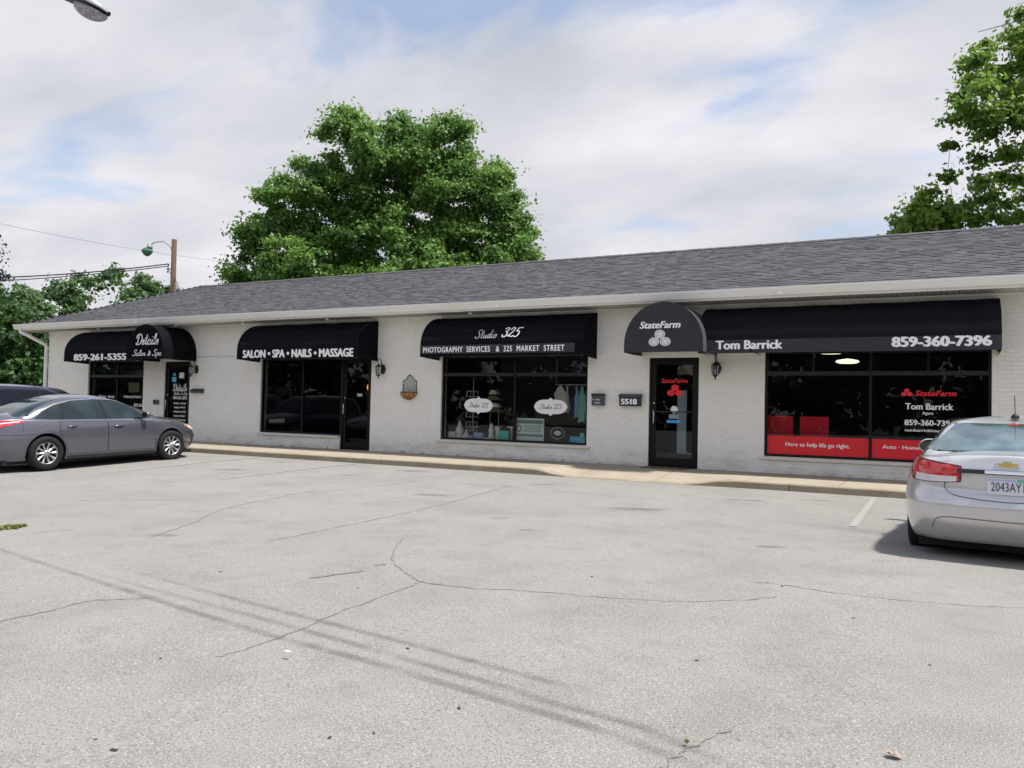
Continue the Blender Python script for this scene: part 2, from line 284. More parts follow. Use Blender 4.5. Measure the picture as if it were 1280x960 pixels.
# hand-drawn script letters as strokes in a unit box (x, y), baseline 0, x-height .45, cap 1
SG = {
'D': (0.80, [[(.25,.95),(.22,.5),(.2,.05),(.1,.0),(.02,.1),(.12,.15),(.35,.0),(.6,.1),(.75,.45),(.65,.85),(.35,1.0),(.05,.9),(-.05,.7),(.05,.6)]]),
'S': (0.62, [[(.58,.80),(.52,.98),(.30,1.0),(.16,.82),(.24,.62),(.42,.48),(.50,.28),(.40,.06),(.18,-.02),(.0,.08),(.0,.24)]]),
'e': (0.36, [[(.0,.15),(.22,.28),(.25,.42),(.12,.45),(.03,.25),(.1,.02),(.25,.04),(.36,.18)]]),
't': (0.34, [[(.14,.92),(.11,.5),(.10,.1),(.17,.0),(.30,.10)], [(-.12,.60),(.10,.60),(.32,.64)]]),
'a': (0.46, [[(.30,.40),(.18,.47),(.02,.38),(-.02,.15),(.08,-.01),(.22,.06),(.31,.25)], [(.33,.46),(.28,.12),(.34,.0),(.46,.12)]]),
'i': (0.24, [[(.08,.46),(.05,.1),(.12,.0),(.24,.12)], [(.09,.66),(.10,.74)]]),
'l': (0.26, [[(.0,.15),(.2,.7),(.2,.98),(.1,.95),(.05,.5),(.05,.1),(.13,.0),(.26,.15)]]),
's': (0.32, [[(.0,.12),(.2,.5),(.27,.2),(.2,.0),(.05,.02)], [(.2,.0),(.32,.08)]]),
'o': (0.42, [[(.18,.44),(.04,.3),(.06,.04),(.2,.0),(.3,.2),(.24,.42),(.18,.44)], [(.26,.38),(.42,.36)]]),
'n': (0.42, [[(.0,.4),(.04,.42),(.03,.02)], [(.03,.1),(.16,.42),(.27,.4),(.26,.1),(.32,.0),(.42,.15)]]),
'u': (0.42, [[(.02,.42),(.0,.12),(.1,.0),(.24,.15),(.28,.42)], [(.28,.42),(.26,.1),(.33,.0),(.42,.15)]]),
'd': (0.44, [[(.26,.38),(.12,.45),(.0,.2),(.08,.0),(.22,.1),(.32,.5),(.38,1.0)], [(.32,.5),(.28,.1),(.34,.0),(.44,.15)]]),
'p': (0.42, [[(.06,.45),(.0,-.4)], [(.03,.1),(.14,.45),(.3,.4),(.3,.12),(.16,.0),(.04,.08)]]),
'&': (0.55, [[(.5,.5),(.3,.05),(.1,.0),(.02,.2),(.25,.5),(.3,.72),(.18,.78),(.12,.62),(.25,.3),(.5,.0)]]),
'3': (0.52, [[(.05,.8),(.2,.98),(.42,.92),(.4,.66),(.2,.55),(.4,.48),(.42,.15),(.2,-.02),(.0,.1),(.06,.22)]]),
'2': (0.54, [[(.08,.72),(.2,.98),(.42,.92),(.42,.65),(.2,.3),(.0,.05),(.2,.08),(.4,.0),(.54,.12)]]),
'5': (0.55, [[(.6,1.0),(.45,.92),(.22,.95),(.14,.55),(.32,.6),(.44,.4),(.36,.08),(.15,-.02),(.0,.1)]]),
'A': (0.62, [[(-.05,.05),(.1,.05),(.3,.6),(.42,1.0),(.45,.5),(.5,.0)], [(.15,.4),(.52,.42)]]),
' ': (0.3, [])}
def script2d(txt, w, h, x=0, y=0, slant=0.25, pen=0.05):
    V = []; F = []; cx = 0
    tot = sum(SG[c][0]+0.07 for c in txt)
    for c in txt:
        adv, strokes = SG[c]
        for st in strokes:
            P = []
            n = len(st)
            for i in range(n-1):
                p0 = st[max(i-1, 0)]; p1 = st[i]; p2 = st[i+1]; p3 = st[min(i+2, n-1)]
                for k in range(4):
                    t = k/4; P.append([0.5*((2*p1[q])+(-p0[q]+p2[q])*t+(2*p0[q]-5*p1[q]+4*p2[q]-p3[q])*t*t+(-p0[q]+3*p1[q]-3*p2[q]+p3[q])*t**3) for q in (0, 1)])
            P.append(list(st[-1]))
            Q = [((a+cx+b*slant), b) for a, b in P]
            b0 = len(V)
            for i, (a, b) in enumerate(Q):
                a0, c0 = Q[max(i-1, 0)]; a1, c1 = Q[min(i+1, len(Q)-1)]; dx, dy = a1-a0, c1-c0; l = math.hypot(dx, dy) or 1
                wd = pen*(0.72+0.7*abs(dy/l)); nx, ny = -dy/l*wd, dx/l*wd
                V += [(a+nx, b+ny), (a-nx, b-ny)]
            for i in range(len(Q)-1): F.append((b0+2*i, b0+2*i+1, b0+2*i+3, b0+2*i+2))
        cx += adv+0.07
    return [(a/tot*w+x, b*h+y) for a, b in V], F
def smooth01(t): t = max(0, min(1, t)); return t*t*(3-2*t)
def gz(x, y):   # height of the lot: falls gently away from the kerb towards the left end
    A = 0.17*max(0, min(1, -x/15)); return -A*smooth01((-2.35-y)/6)
# ---------------------------------------------------------------- ground
mb = MB(); mb.quad([(-900, -900, -0.42), (900, -900, -0.42), (900, 900, -0.42), (-900, 900, -0.42)])
mb.build('ground', M['dirt'], kind='structure')
mb = MB(); xs = [-34, -30, -27]+[-25+i*1.0 for i in range(26)]+[4, 10, 20, 34]; ys = [-45, -30, -22]+[-18+i*0.75 for i in range(22)]
P = [[(x, y, gz(x, y)) for y in ys] for x in xs]; mb.grid(P)
for seq in ([(x, ys[0]) for x in xs], [(x, ys[-1]) for x in xs], [(xs[0], y) for y in ys], [(xs[-1], y) for y in ys]):
    for a, b in zip(seq, seq[1:]): mb.quad([(a[0], a[1], gz(*a)), (b[0], b[1], gz(*b)), (b[0], b[1], -0.5), (a[0], a[1], -0.5)])
mb.build('parking_lot', M['asphalt'], kind='structure', fix=True)
def strip(name, pts, widths, mk, dz=0.004, jit=0, seed=0, sub=6, soft=False, **kw):
    rnd = random.Random(seed); Q = []; n = len(pts)
    for i in range(n-1):
        p0 = pts[max(i-1, 0)]; p1 = pts[i]; p2 = pts[i+1]; p3 = pts[min(i+2, n-1)]
        for k in range(sub):
            t = k/sub; Q.append([0.5*((2*p1[q])+(-p0[q]+p2[q])*t+(2*p0[q]-5*p1[q]+4*p2[q]-p3[q])*t*t+(-p0[q]+3*p1[q]-3*p2[q]+p3[q])*t**3)+rnd.uniform(-jit, jit) for q in (0, 1)])
    Q.append(list(pts[-1])); mb = MB(); rows = []
    for i, (x, y) in enumerate(Q):
        a = Q[max(i-1, 0)]; c = Q[min(i+1, len(Q)-1)]; dx, dy = c[0]-a[0], c[1]-a[1]; l = math.hypot(dx, dy) or 1
        w = widths*(1 if not jit else rnd.uniform(0.35, 1.3)); 
        if jit and (i == 0 or i == len(Q)-1): w *= 0.2
        offs = (-1, -0.5, 0, 0.5, 1) if soft else (-1, 1)
        rows.append([(x-dy/l*w*o, y+dx/l*w*o, gz(x, y)+dz) for o in offs])
    mb.grid(rows, smooth=False)
    o = mb.build(name, M[mk], **kw)
    if soft:
        at = o.data.attributes.new('edge', 'FLOAT', 'POINT'); nn = len(rows)
        vals = []
        for i in range(nn):
            e = min(1, 4*min(i, nn-1-i)/nn); vals += [0, 0.8*e, 1*e, 0.8*e, 0]
        at.data.foreach_set('value', vals)
    return o
CR = [
([(-4.85,-13.71),(-4.86,-13.57),(-4.85,-13.28),(-4.87,-12.98),(-4.61,-12.73)],.010),([(-4.73,-9.7),(-4.16,-10.67),(-3.6,-11.2),(-3.34,-11.38),(-2.88,-11.36)],.011),
([(-3.37,-11.37),(-3.31,-12.25),(-3.24,-12.77),(-3.21,-13.23),(-3.24,-13.42)],.010),([(-2.88,-11.36),(-2.67,-11.26),(-2.18,-11.17),(-1.62,-11.03),(-1.2,-10.75),(-0.96,-10.48)],.008),
([(-1.26,-10.08),(-1.03,-10.06),(-0.44,-10.16),(0.2,-10.07),(0.56,-9.92)],.009),([(-0.89,-13.75),(-0.86,-13.55),(-0.82,-13.34),(-0.72,-13.06)],.008),
([(-5.65,-10.68),(-5.76,-9.24),(-5.91,-7.42),(-6.31,-4.38)],.012),([(-6.79,-11.03),(-7.27,-10.15),(-8.07,-8.83),(-8.67,-6.47)],.013),([(-10.5,-9.6),(-9.0,-8.2),(-8.2,-6.2),(-7.9,-4.1)],.012),([(-9.8,-5.2),(-7.0,-4.6),(-4.2,-4.9),(-2.1,-4.6)],.010)]
for i, (p, w) in enumerate(CR): strip('asphalt_crack', p, w*.62, 'crack', dz=0.003, jit=0.016, seed=i, sub=9, kind='structure')
strip('pothole', [(-4.16,-11.71),(-4.08,-11.5),(-4.0,-11.26)], .022, 'crack', dz=0.004, jit=0.012, seed=40, kind='structure')
strip('pothole', [(-4.06,-11.04),(-4.01,-10.95)], .02, 'crack', dz=0.004, jit=0.008, seed=41, kind='structure')
SK = [([(-8.23,-11.96),(-7.32,-12.18),(-4.82,-12.69),(-3.51,-12.95),(-2.52,-13.09),(-1.62,-13.25),(-1.22,-13.32),(-0.79,-13.45),(-0.5,-13.54)],.045),
([(-6.45,-12.28),(-4.64,-12.58),(-3.28,-12.8),(-2.34,-12.97),(-1.7,-13.09),(-1.43,-13.16),(-1.05,-13.22),(-0.76,-13.35),(-0.4,-13.5)],.04),([(-5.69,-12.18),(-3.81,-12.52),(-2.6,-12.72),(-1.82,-12.87),(-1.28,-12.96)],.04)]
for i, (p, w) in enumerate(SK): strip('tyre_mark', p, w, 'skid', dz=0.005+0.0012*i, sub=8, soft=True, kind='structure')
for i, (x, y, r) in enumerate([(-6.81,-10.91,.16),(-9.14,-3.3,.4),(-2.49,-4.27,.28),(-3.24,-11.38,.06),(-6.7,-6.3,.3),(-3.5,-6.2,.35),(0.4,-6.5,.5),(-12.3,-5.0,.35),(-9.6,-4.6,.25),(-5.9,-4.0,.2),(-1.6,-3.6,.22),(-4.6,-7.9,.12),(-3.9,-8.6,.1),(-1.4,-8.3,.14)]):
    strip('oil_stain', [(x-r*1.1, y-r*.2), (x-r*.3, y), (x+r*.4, y+r*.25), (x+r*1.2, y+r*.1)], r*0.55, 'stain', dz=0.0045, soft=True, kind='structure')
for x, y0, y1 in ((-0.835, -6.3, -2.55), (2.0, -6.3, -2.55), (-13.9, -6.6, -2.6), (-11.1, -6.3, -2.6)):
    strip('parking_line', [(x, y0), (x, (y0+y1)/2), (x, y1)], 0.042, 'linep', dz=0.006, kind='structure')
# sidewalk with a flush kerb cut before the corner office door
SWY = -2.35
def rampz(x):
    t = smooth01((x+7.0)/0.9)*(1-smooth01((x+4.0)/0.9)); return 0.12-0.105*t
def swz(x, y):
    return 0.12+(rampz(x)-0.12)*smooth01((-0.7-y)/1.5)
mb = MB(); mb.box(-27.2, 8.2, SWY+0.17, 0.05, -0.4, 0.0)
sw = mb.build('sidewalk', M['joint'], kind='structure'); ORG[sw.name] = Vector((0, 0, 0))
edges = [-27.2]; 
for x in (-25.6, -24.1, -22.6, -21.1, -19.6, -18.1, -16.6, -15.1, -13.6, -12.15, -10.6, -9.1, -7.6, -6.1, -4.55, -2.9, -1.4, 0.1, 1.6, 3.1, 4.6, 6.1, 8.2): edges.append(x)
for a, b in zip(edges, edges[1:]):
    mb = MB(); n = 6; xa, xb = a+0.006, b-0.006
    rows = []
    for i in range(n+1):
        x = xa+(xb-xa)*i/n; rows.append([(x, y, swz(x, y)) for y in (0.03, -0.35, -0.7, -1.1, -1.5, -1.85, SWY+0.165)])
    mb.grid(rows, smooth=False)
    for seq in (rows[0], rows[-1], [r[0] for r in rows], [r[-1] for r in rows]):
        for p, q in zip(seq, seq[1:]): mb.quad([p, q, (q[0], q[1], q[2]-0.1), (p[0], p[1], p[2]-0.1)])
    mb.build('slab', M['concrete'], sw, fix=True)
kedge = [-27.2, -24.2, -21.1, -18.1, -15.1, -13.45, -10.6, -7.6, -4.55, -2.15, 0.9, 3.9, 8.2]
for a, b in zip(kedge, kedge[1:]):
    mb = MB(); n = 8; rows = []
    for i in range(n+1):
        x = a+0.005+(b-a-0.01)*i/n; z = rampz(x); yy = SWY-0.03*(0.12-z)/0.105*3
        rows.append([(x, SWY+0.158, z), (x, yy+0.022, z), (x, yy+0.006, z-0.006), (x, yy-0.004, max(z-0.022, -0.05)), (x, yy-0.016, -0.2), (x, SWY+0.158, -0.2)])
    mb.grid(rows, smooth=False); mb.quad(rows[0]); mb.quad(rows[-1])
    mb.build('curb_stone', M['curb'], sw, fix=True)
# ---------------------------------------------------------------- building
XL, XR, DEP = -26.25, 8.0, 6.76
ZS = 3.50
OPEN = [(-24.13, -21.47, 0.50, 2.50), (-20.52, -19.42, 0.12, 2.46), (-16.58, -13.73, 0.47, 2.50), (-13.73, -12.75, 0.12, 2.50), (-10.62, -6.79, 0.50, 2.50), (-5.38, -4.32, 0.12, 2.42), (-3.0, 0.873, 0.45, 2.52)]
bld = empty('shop_building', (-9, 3, 0), 'long one storey white painted brick shop building with gray shingle hip roof', 'building')
mb = MB(); cuts = sorted(set([XL, XR]+[v for o in OPEN for v in o[:2]]))
for a, b in zip(cuts, cuts[1:]):
    o = [q for q in OPEN if q[0] <= a+1e-6 and q[1] >= b-1e-6]
    if not o: mb.box(a, b, 0.008, 0.25, -0.3, ZS)
    else:
        if o[0][2] > 0.2: mb.box(a, b, 0.008, 0.25, -0.3, o[0][2]-0.06)
        else: mb.box(a, b, 0.008, 0.25, -0.3, 0.115)
        mb.box(a, b, 0.008, 0.25, o[0][3], ZS)
mb.box(XL, XL+0.25, 0.25, DEP-0.25, -0.3, ZS); mb.box(XR-0.25, XR, 0.25, DEP-0.25, -0.3, ZS); mb.box(XL, XR, DEP-0.25, DEP, -0.3, ZS)
wall = mb.build('wall', M['mortar'], bld)
# bricks
CHH = 0.0765; BL = 0.2135
def brickverts(mbx, x0, x1, z0, z1, rnd, mi):
    y = -rnd.uniform(0, 0.003); e = 0.002
    b = len(mbx.v); mbx.v += [(x0, .012, z0), (x1, .012, z0), (x1, .012, z1), (x0, .012, z1), (x0+e, y, z0+e), (x1-e, y, z0+e), (x1-e, y, z1-e), (x0+e, y, z1-e)]
    for q in ((4, 5, 6, 7), (0, 1, 5, 4), (1, 2, 6, 5), (2, 3, 7, 6), (3, 0, 4, 7)): mbx.f.append(tuple(b+i for i in q)); mbx.m.append(mi); mbx.sm.append(False)
rnd = random.Random(3); near = []; far = MB(); nrow = int(ZS/CHH)+1
for r in range(nrow):
    z0 = 0.005+r*CHH; z1 = min(z0+CHH-0.009, ZS-0.002); off = (r % 2)*BL/2
    if z1-z0 < 0.02: continue
    segs = [(XL, XR)]
    for (a, b, c, d) in OPEN:
        lo = c-0.06 if c > 0.2 else -1
        if z1 > lo+0.004 and z0 < d-0.004:
            segs = [s for q in segs for s in ((q[0], min(q[1], a)), (max(q[0], b), q[1])) if s[1]-s[0] > 0.01]
    for (s0, s1) in segs:
        k = math.floor((s0-XL-off)/BL)
        while True:
            a = XL+off+k*BL; b = a+BL-0.009; k += 1
            if a >= s1: break
            a2, b2 = max(a, s0), min(b, s1)
            if b2-a2 < 0.025: continue
            mi = 1 if rnd.random() < 0.22 else 0
            d = math.hypot((a2+b2)/2, -CY)+abs(z0-CH)*0.2
            if b2 < 1.28 and z0 > 0.12: near.append((d, a2, b2, z0, z1, mi))
            else: brickverts(far, a2, b2, z0, z1, rnd, mi)
near.sort()
BM = [M['brick'], M['brick_grey']]
for (d, a, b, c, e, mi) in near[300:]: brickverts(far, a, b, c, e, rnd, mi)
ref = MB(); brickverts(ref, -BL/2+.0045, BL/2-.0045, 0, CHH-0.009, random.Random(1), 0)
refs = [ref.mesh('brick', M['brick']), ref.mesh('brick', M['brick_grey'])]
for (d, a, b, c, e, mi) in near[:300]:
    if b-a > BL-0.012:
        o = bpy.data.objects.new('brick', refs[mi]); COL.objects.link(o); o.parent = wall; o.location = Vector(((a+b)/2, -rnd.uniform(0, .002), c))-ORG[wall.name]
    else:
        q = MB(); brickverts(q, a, b, c, e, rnd, 0); q.build('brick', BM[mi], wall)
far.build('painted_bricks', BM, wall, kind='stuff')
# interior shell
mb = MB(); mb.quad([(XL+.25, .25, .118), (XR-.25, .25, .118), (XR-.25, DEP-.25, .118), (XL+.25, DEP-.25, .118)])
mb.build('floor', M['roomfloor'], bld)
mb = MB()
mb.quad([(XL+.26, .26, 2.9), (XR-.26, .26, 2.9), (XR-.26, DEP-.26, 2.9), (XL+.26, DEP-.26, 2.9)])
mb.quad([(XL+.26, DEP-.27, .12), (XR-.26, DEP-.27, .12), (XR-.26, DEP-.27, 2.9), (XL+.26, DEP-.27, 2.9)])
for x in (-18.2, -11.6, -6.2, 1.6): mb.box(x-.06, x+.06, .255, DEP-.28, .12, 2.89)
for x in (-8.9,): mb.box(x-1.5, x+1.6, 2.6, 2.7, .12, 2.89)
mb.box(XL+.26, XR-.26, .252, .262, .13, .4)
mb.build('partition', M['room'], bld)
# roof
EX0, EX1, EY, EZ = -26.95, 8.7, -0.65, 3.66
RY = DEP/2; RZ = 5.36; HX = EX0+(RY-EY); HX1 = EX1-(RY-EY); BY = DEP+0.65
mb = MB()
A = (EX0, EY, EZ); B = (EX1, EY, EZ); C_ = (EX1, BY, EZ); D = (EX0, BY, EZ); Rr = (HX, RY, RZ); R2 = (HX1, RY, RZ)
mb.quad([A, B, R2, Rr]); mb.quad([C_, D, Rr, R2]); mb.quad([D, A, Rr]); mb.quad([B, C_, R2])
roof = mb.build('roof', M['sh3'], bld)
sl = Vector((0, RY-EY, RZ-EZ)); SLn = sl.length; sl.normalize(); nrm = Vector((0, -sl.z, sl.y))
rows = 34; ex = SLn/rows; rnd = random.Random(11); nearS = []; farS = MB()
SHM = [M['sh0'], M['sh1'], M['sh2'], M['sh3']]
def shingle(mbx, x0, x1, s, th, mi):
    p0 = Vector((0, EY, EZ))+sl*(s-0.006); p1 = Vector((0, EY, EZ))+sl*(s+ex+0.02)
    a = p0+nrm*(0.004+th); b = p1+nrm*0.003; c = p0-nrm*0.0
    bq = len(mbx.v); mbx.v += [(x0, c.y, c.z), (x1, c.y, c.z), (x1, a.y, a.z), (x0, a.y, a.z), (x1, b.y, b.z), (x0, b.y, b.z)]
    for q in ((0, 1, 2, 3), (3, 2, 4, 5), (1, 4, 2), (0, 3, 5)): mbx.f.append(tuple(bq+i for i in q)); mbx.m.append(mi); mbx.sm.append(False)
for r in range(rows):
    s = r*ex; fr = s/SLn; xa = EX0+(RY-EY)*fr; xb = EX1-(RY-EY)*fr; x = xa
    while x < xb-0.02:
        w = rnd.choice((0.11, 0.15, 0.18, 0.22, 0.27)); x2 = min(xb, x+w); mi = rnd.choices((0, 1, 2, 3), (5, 4, 2.6, 2))[0]; th = rnd.choice((0.005, 0.009, 0.014))
        dist = math.sqrt(((x+x2)/2)**2+(EY+s*sl.y-CY)**2)
        if x2 < 1.7 and x2-x > 0.12: nearS.append((dist-(x2-x)*4, x, x2, s, th, mi))
        else: shingle(farS, x, x2, s, th, mi)
        x = x2
nearS.sort()
for q in nearS[300:]: shingle(farS, *q[1:])
for q in nearS[:300]: m1 = MB(); shingle(m1, *q[1:5], 0); m1.build('shingle', SHM[q[5]], roof)
# hip end and back slope: coarser courses, joined
for fr in [i/31 for i in range(31)]:
    for side in (0, 1):
        y = EY+(RY-EY)*fr; y2 = BY-(BY-RY)*fr; s2 = (RY-EY)*fr; x = (EX0+s2) if side == 0 else (EX1-s2); z = EZ+(RZ-EZ)*fr; yy = y; sg = 1 if side == 0 else -1
        while yy < y2-0.02:
            w = min(rnd.choice((0.2, 0.3, 0.4)), y2-yy); mi = rnd.choices((0, 1, 2, 3), (5, 4, 2.6, 2))[0]; dx = (RY-EY)/31; dz = (RZ-EZ)/31
            farS.quad([(x, yy, z+0.014), (x+sg*dx*1.1, yy, z+dz*1.1+0.006), (x+sg*dx*1.1, yy+w, z+dz*1.1+0.006), (x, yy+w, z+0.014)], mi); farS.quad([(x, yy, z), (x, yy+w, z), (x, yy+w, z+0.014), (x, yy, z+0.014)], mi); yy += w
farS.build('shingles', SHM, roof, kind='stuff')
mb = MB(); n = int((HX1-HX)/0.3)
for i in range(n):
    x = HX+i*0.3; e = rnd.uniform(0, .006)
    mb.quad([(x, RY-.15, RZ-.045+e), (x+.3, RY-.15, RZ-.04+e), (x+.3, RY, RZ+.025+e), (x, RY, RZ+.02+e)], rnd.choice((0, 1, 2))); mb.quad([(x, RY, RZ+.02+e), (x+.3, RY, RZ+.025+e), (x+.3, RY+.15, RZ-.04+e), (x, RY+.15, RZ-.045+e)], rnd.choice((0, 1, 3)))
for k in range(20):
    t0 = k/20; t1 = (k+1)/20; a = Vector(A).lerp(Vector(Rr), t0); b = Vector(A).lerp(Vector(Rr), t1+.01); u = Vector((0, 0, .03)); w1 = Vector((.13, -.0, -.0)); w2 = Vector((0, .13, 0))
    mb.quad([a+w1+u*.5, b+w1+u*.4, b+u, a+u*1.3], k % 3); mb.quad([a+u*1.3, b+u, b+w2+u*.4, a+w2+u*.5], (k+1) % 3)
mb.build('ridge_cap', SHM, roof)
# gutter (K profile), fascia, soffit
def sweep(mbx, prof, x0, x1, mi=0, n=1, wob=0):   # prof in (y,z) along x
    rowsx = []; 
    for i in range(n+1):
        x = x0+(x1-x0)*i/n; dz = wob*math.sin(i*1.7)+wob*0.6*math.sin(i*0.6+1); rowsx.append([(x, y, z+dz) for y, z in prof])
    mbx.grid(rowsx, mi, smooth=False); mbx.quad(rowsx[0][::-1], mi); mbx.quad(rowsx[-1], mi)
gp = [(EY+.015, 3.665), (EY+.015, 3.535), (EY-.055, 3.535), (EY-.075, 3.575), (EY-.085, 3.60), (EY-.105, 3.64), (EY-.115, 3.665), (EY-.115, 3.69), (EY-.10, 3.69), (EY-.10, 3.668)]
mb = MB(); sweep(mb, gp, EX0-.1, EX1+.1, n=28, wob=0.0035)
for x in (-20.9, -14.8, -8.7, -2.6, 3.5): mb.box(x-.06, x+.06, EY-.119, EY-.05, 3.531, 3.60)
gut = mb.build('gutter', M['trim'], bld)
mb = MB(); mb.box(EX0, EX1, EY+.016, EY+.05, 3.495, 3.655); mb.box(EX0-.02, EX0+.012, EY+.016, BY, 3.495, 3.655); mb.box(EX1-.012, EX1+.02, EY+.016, BY, 3.495, 3.655)
mb.build('fascia', M['trim'], bld)
mb = MB(); mb.box(EX0+.012, EX1-.012, EY+.052, -0.001, 3.520, 3.53); mb.box(EX0+.013, XL-.001, 0.001, BY-.1, 3.52, 3.53); mb.box(XR+.001, EX1-.013, 0.001, BY-.1, 3.52, 3.53)
sof = mb.build('soffit', M['gap'], bld)
pm = MB()
for k in range(3):
    x = k*0.1; pm.box(x+.002, x+.090, EY+.053, -0.002, 3.508, 3.519)
    pm.box(x+.080, x+.090, EY+.053, -0.002, 3.500, 3.508)
    for q in range(4): pm.box(x+.030, x+.036, EY+.14+q*.11, EY+.19+q*.11, 3.506, 3.5079, 1)
me = pm.mesh('soffit_panel', [M['soffit'], M['gap']], Vector((0, 0, 0)))
x = EX0+.02
while x < EX1-.32:
    o = bpy.data.objects.new('soffit_panel', me); COL.objects.link(o); o.parent = sof; o.location = Vector((x, 0, 0))-ORG[sof.name]; x += 0.3
# downspout
mb = MB()
def rect_tube(mbx, pts, hw, hd, mi=0):
    rws = []
    for i, p in enumerate(pts):
        p = Vector(p); d = (Vector(pts[min(i+1, len(pts)-1)])-Vector(pts[max(i-1, 0)])).normalized(); a = Vector((0, 1, 0)) if abs(d.y) < 0.9 else Vector((1, 0, 0)); a = (a-d*a.dot(d)).normalized(); b = d.cross(a)
        rws.append([p+a*hd+b*hw, p-a*hd+b*hw, p-a*hd-b*hw, p+a*hd-b*hw, p+a*hd+b*hw])
    mbx.grid(rws, mi, smooth=False)
rect_tube(mb, [(-26.72, EY-.05, 3.54), (-26.72, EY-.04, 3.44), (-26.60, EY+.10, 3.36), (-26.33, -0.06, 3.06), (-26.31, -0.055, 2.97), (-26.31, -0.055, 0.16), (-26.31, -0.16, 0.06)], .045, .035)
for z in (2.4, 1.2): mb.box(-26.37, -26.25, -.095, -.001, z, z+.03)
mb.build('downspout', M['trim'], bld)
for x in (-23.1, -19.6, -16.9, -13.9, -9.6):
    q = MB(); q.lathe([(0.02, 3.507), (0.035, 3.50), (0.05, 3.47), (0.045, 3.45)], c=(x, -0.42, 0), n=14); q.build('soffit_light', M['white'], bld)
# trim strips at wall top
q = MB(); q.box(XL, XR, -.028, -.006, 3.455, 3.499); q.build('frieze_board', M['trim'], bld)
# ---- windows and doors
def window(x0, x1, z0, z1, mulls, trans, tmulls=(), label=None, sillx=(0.08, 0.08), frame='frame'):
    fr = MB(); y0, y1 = 0.05, 0.115; w = 0.05
    fr.box(x0, x0+w, y0, y1, z0, z1); fr.box(x1-w, x1, y0, y1, z0, z1); fr.box(x0+w, x1-w, y0+.001, y1-.001, z0, z0+w); fr.box(x0+w, x1-w, y0+.001, y1-.001, z1-w, z1)
    wo = fr.build('window', M[frame], bld, label=label)
    for mx in mulls:
        q = MB(); q.box(mx-w/2, mx+w/2, y0-.004, y1-.004, z0+w, z1-w); q.build('mullion', M[frame], wo)
    if trans:
        q = MB(); eds = [x0+w]+list(mulls)+[x1-w]
        for a, b in zip(eds, eds[1:]): q.box(a+(w/2 if a in mulls else 0), b-(w/2 if b in mulls else 0), y0, y1-.006, trans-.04, trans+.04)
        q.build('transom_bar', M['frame2'], wo)
        for mx in tmulls: q = MB(); q.box(mx-.02, mx+.02, y0+.002, y1-.01, trans+.04, z1-w); q.build('mullion', M[frame], wo)
    eds = [x0+w]+list(mulls)+[x1-w]; tops = [(z0+w, trans-.04), (trans+.04, z1-w)] if trans else [(z0+w, z1-w)]
    for (c, d) in tops:
        es = sorted(eds+(list(tmulls) if trans and c > trans else []))
        for a, b in zip(es, es[1:]):
            q = MB(); g = 0.026; t = rnd.uniform(-.002, .002); yq = 0.082
            q.quad([(a+(g if a != es[0] else .001), yq+t, c+.001), (b-(g if b != es[-1] else .001), yq-t, c+.001), (b-(g if b != es[-1] else .001), yq-t, d-.001), (a+(g if a != es[0] else .001), yq+t, d-.001)]); q.build('pane', M['glass'], wo)
    if z0 > .3:
        q = MB(); sx = sillx; q.box(x0-sx[0], x1+sx[1], -.055, .049, z0-.062, z0-.012); q.box(x0-sx[0]+.02, x1+sx[1]-.02, .0491, .12, z0-.05, z0-.001); q.build('sill', M['sill'], wo)
    for (a, b) in ((x0-.001, -1), (x1+.001, 1)): pass
    return wo
def door(x0, x1, z1, handle_side, label=None, pushbar=None, header=0):
    z0 = 0.125; fr = MB(); w = 0.05; y0, y1 = 0.04, 0.13
    fr.box(x0, x0+w, y0, y1, z0, z1); fr.box(x1-w, x1, y0, y1, z0, z1); fr.box(x0+w, x1-w, y0+.001, y1-.001, z1-w-header, z1)
    a, b, c, d = x0+w+.004, x1-w-.004, z0+.012, z1-w-header-.004; s = 0.085
    dm = MB(); dm.box(a, a+s, .058, .105, c, d); dm.box(b-s, b, .058, .105, c, d); dm.box(a+s, b-s, .059, .104, c, c+.17); dm.box(a+s, b-s, .059, .104, d-.09, d)
    do = dm.build('door', M['frame'], bld, label=label)
    fr.build('door_frame', M['frame'], do)
    q = MB(); q.quad([(a+s, .08, c+.17), (b-s, .082, c+.17), (b-s, .082, d-.09), (a+s, .08, d-.09)]); q.build('pane', M['glass'], do)
    hx = a+s*0.5 if handle_side < 0 else b-s*.5; q = MB(); q.tube([(hx, .057, 1.02), (hx, .0, 1.02), (hx+.02*(-handle_side), -.02, 1.06), (hx+.02*(-handle_side), -.02, 1.28), (hx, .0, 1.32), (hx, .057, 1.32)], .013); q.build('handle', M['steel'], do)
    q = MB(); q.lathe([(.022, .057), (.022, .045), (.012, .043)], c=(hx, 0, 1.46), axis='y', n=14); q.build('lock', M['steel'], do)
    if pushbar: q = MB(); q.box(a+s, b-s, .045, .0575, pushbar, pushbar+.025); q.build('push_bar', M['frame2'], do)
    q = MB(); q.box(x0, x1, .0, .14, .119, .126); q.build('threshold', M['frame2'], do)
    return do
w1 = window(*OPEN[0], [-22.76], 2.02, label='dark window behind the gray sedan under the leftmost awning')
d1 = door(*OPEN[1][:2], OPEN[1][3], -1, label='black glass door with white opening hours printed on it', header=.0)
w2 = window(*OPEN[2], [-15.08], None, label='two-pane window beside the plain black door, with a low white sill', sillx=(.08, -.01))
d2 = door(*OPEN[3][:2], OPEN[3][3], -1, label='plain black glass door with a small orange glow inside')
w3 = window(*OPEN[4], [-8.62], 2.07, label='window full of gift goods with two white scalloped plaques on the glass')
d4 = door(*OPEN[5][:2], OPEN[5][3], -1, label='black glass door with red lettering and a blue sticker', pushbar=1.27)
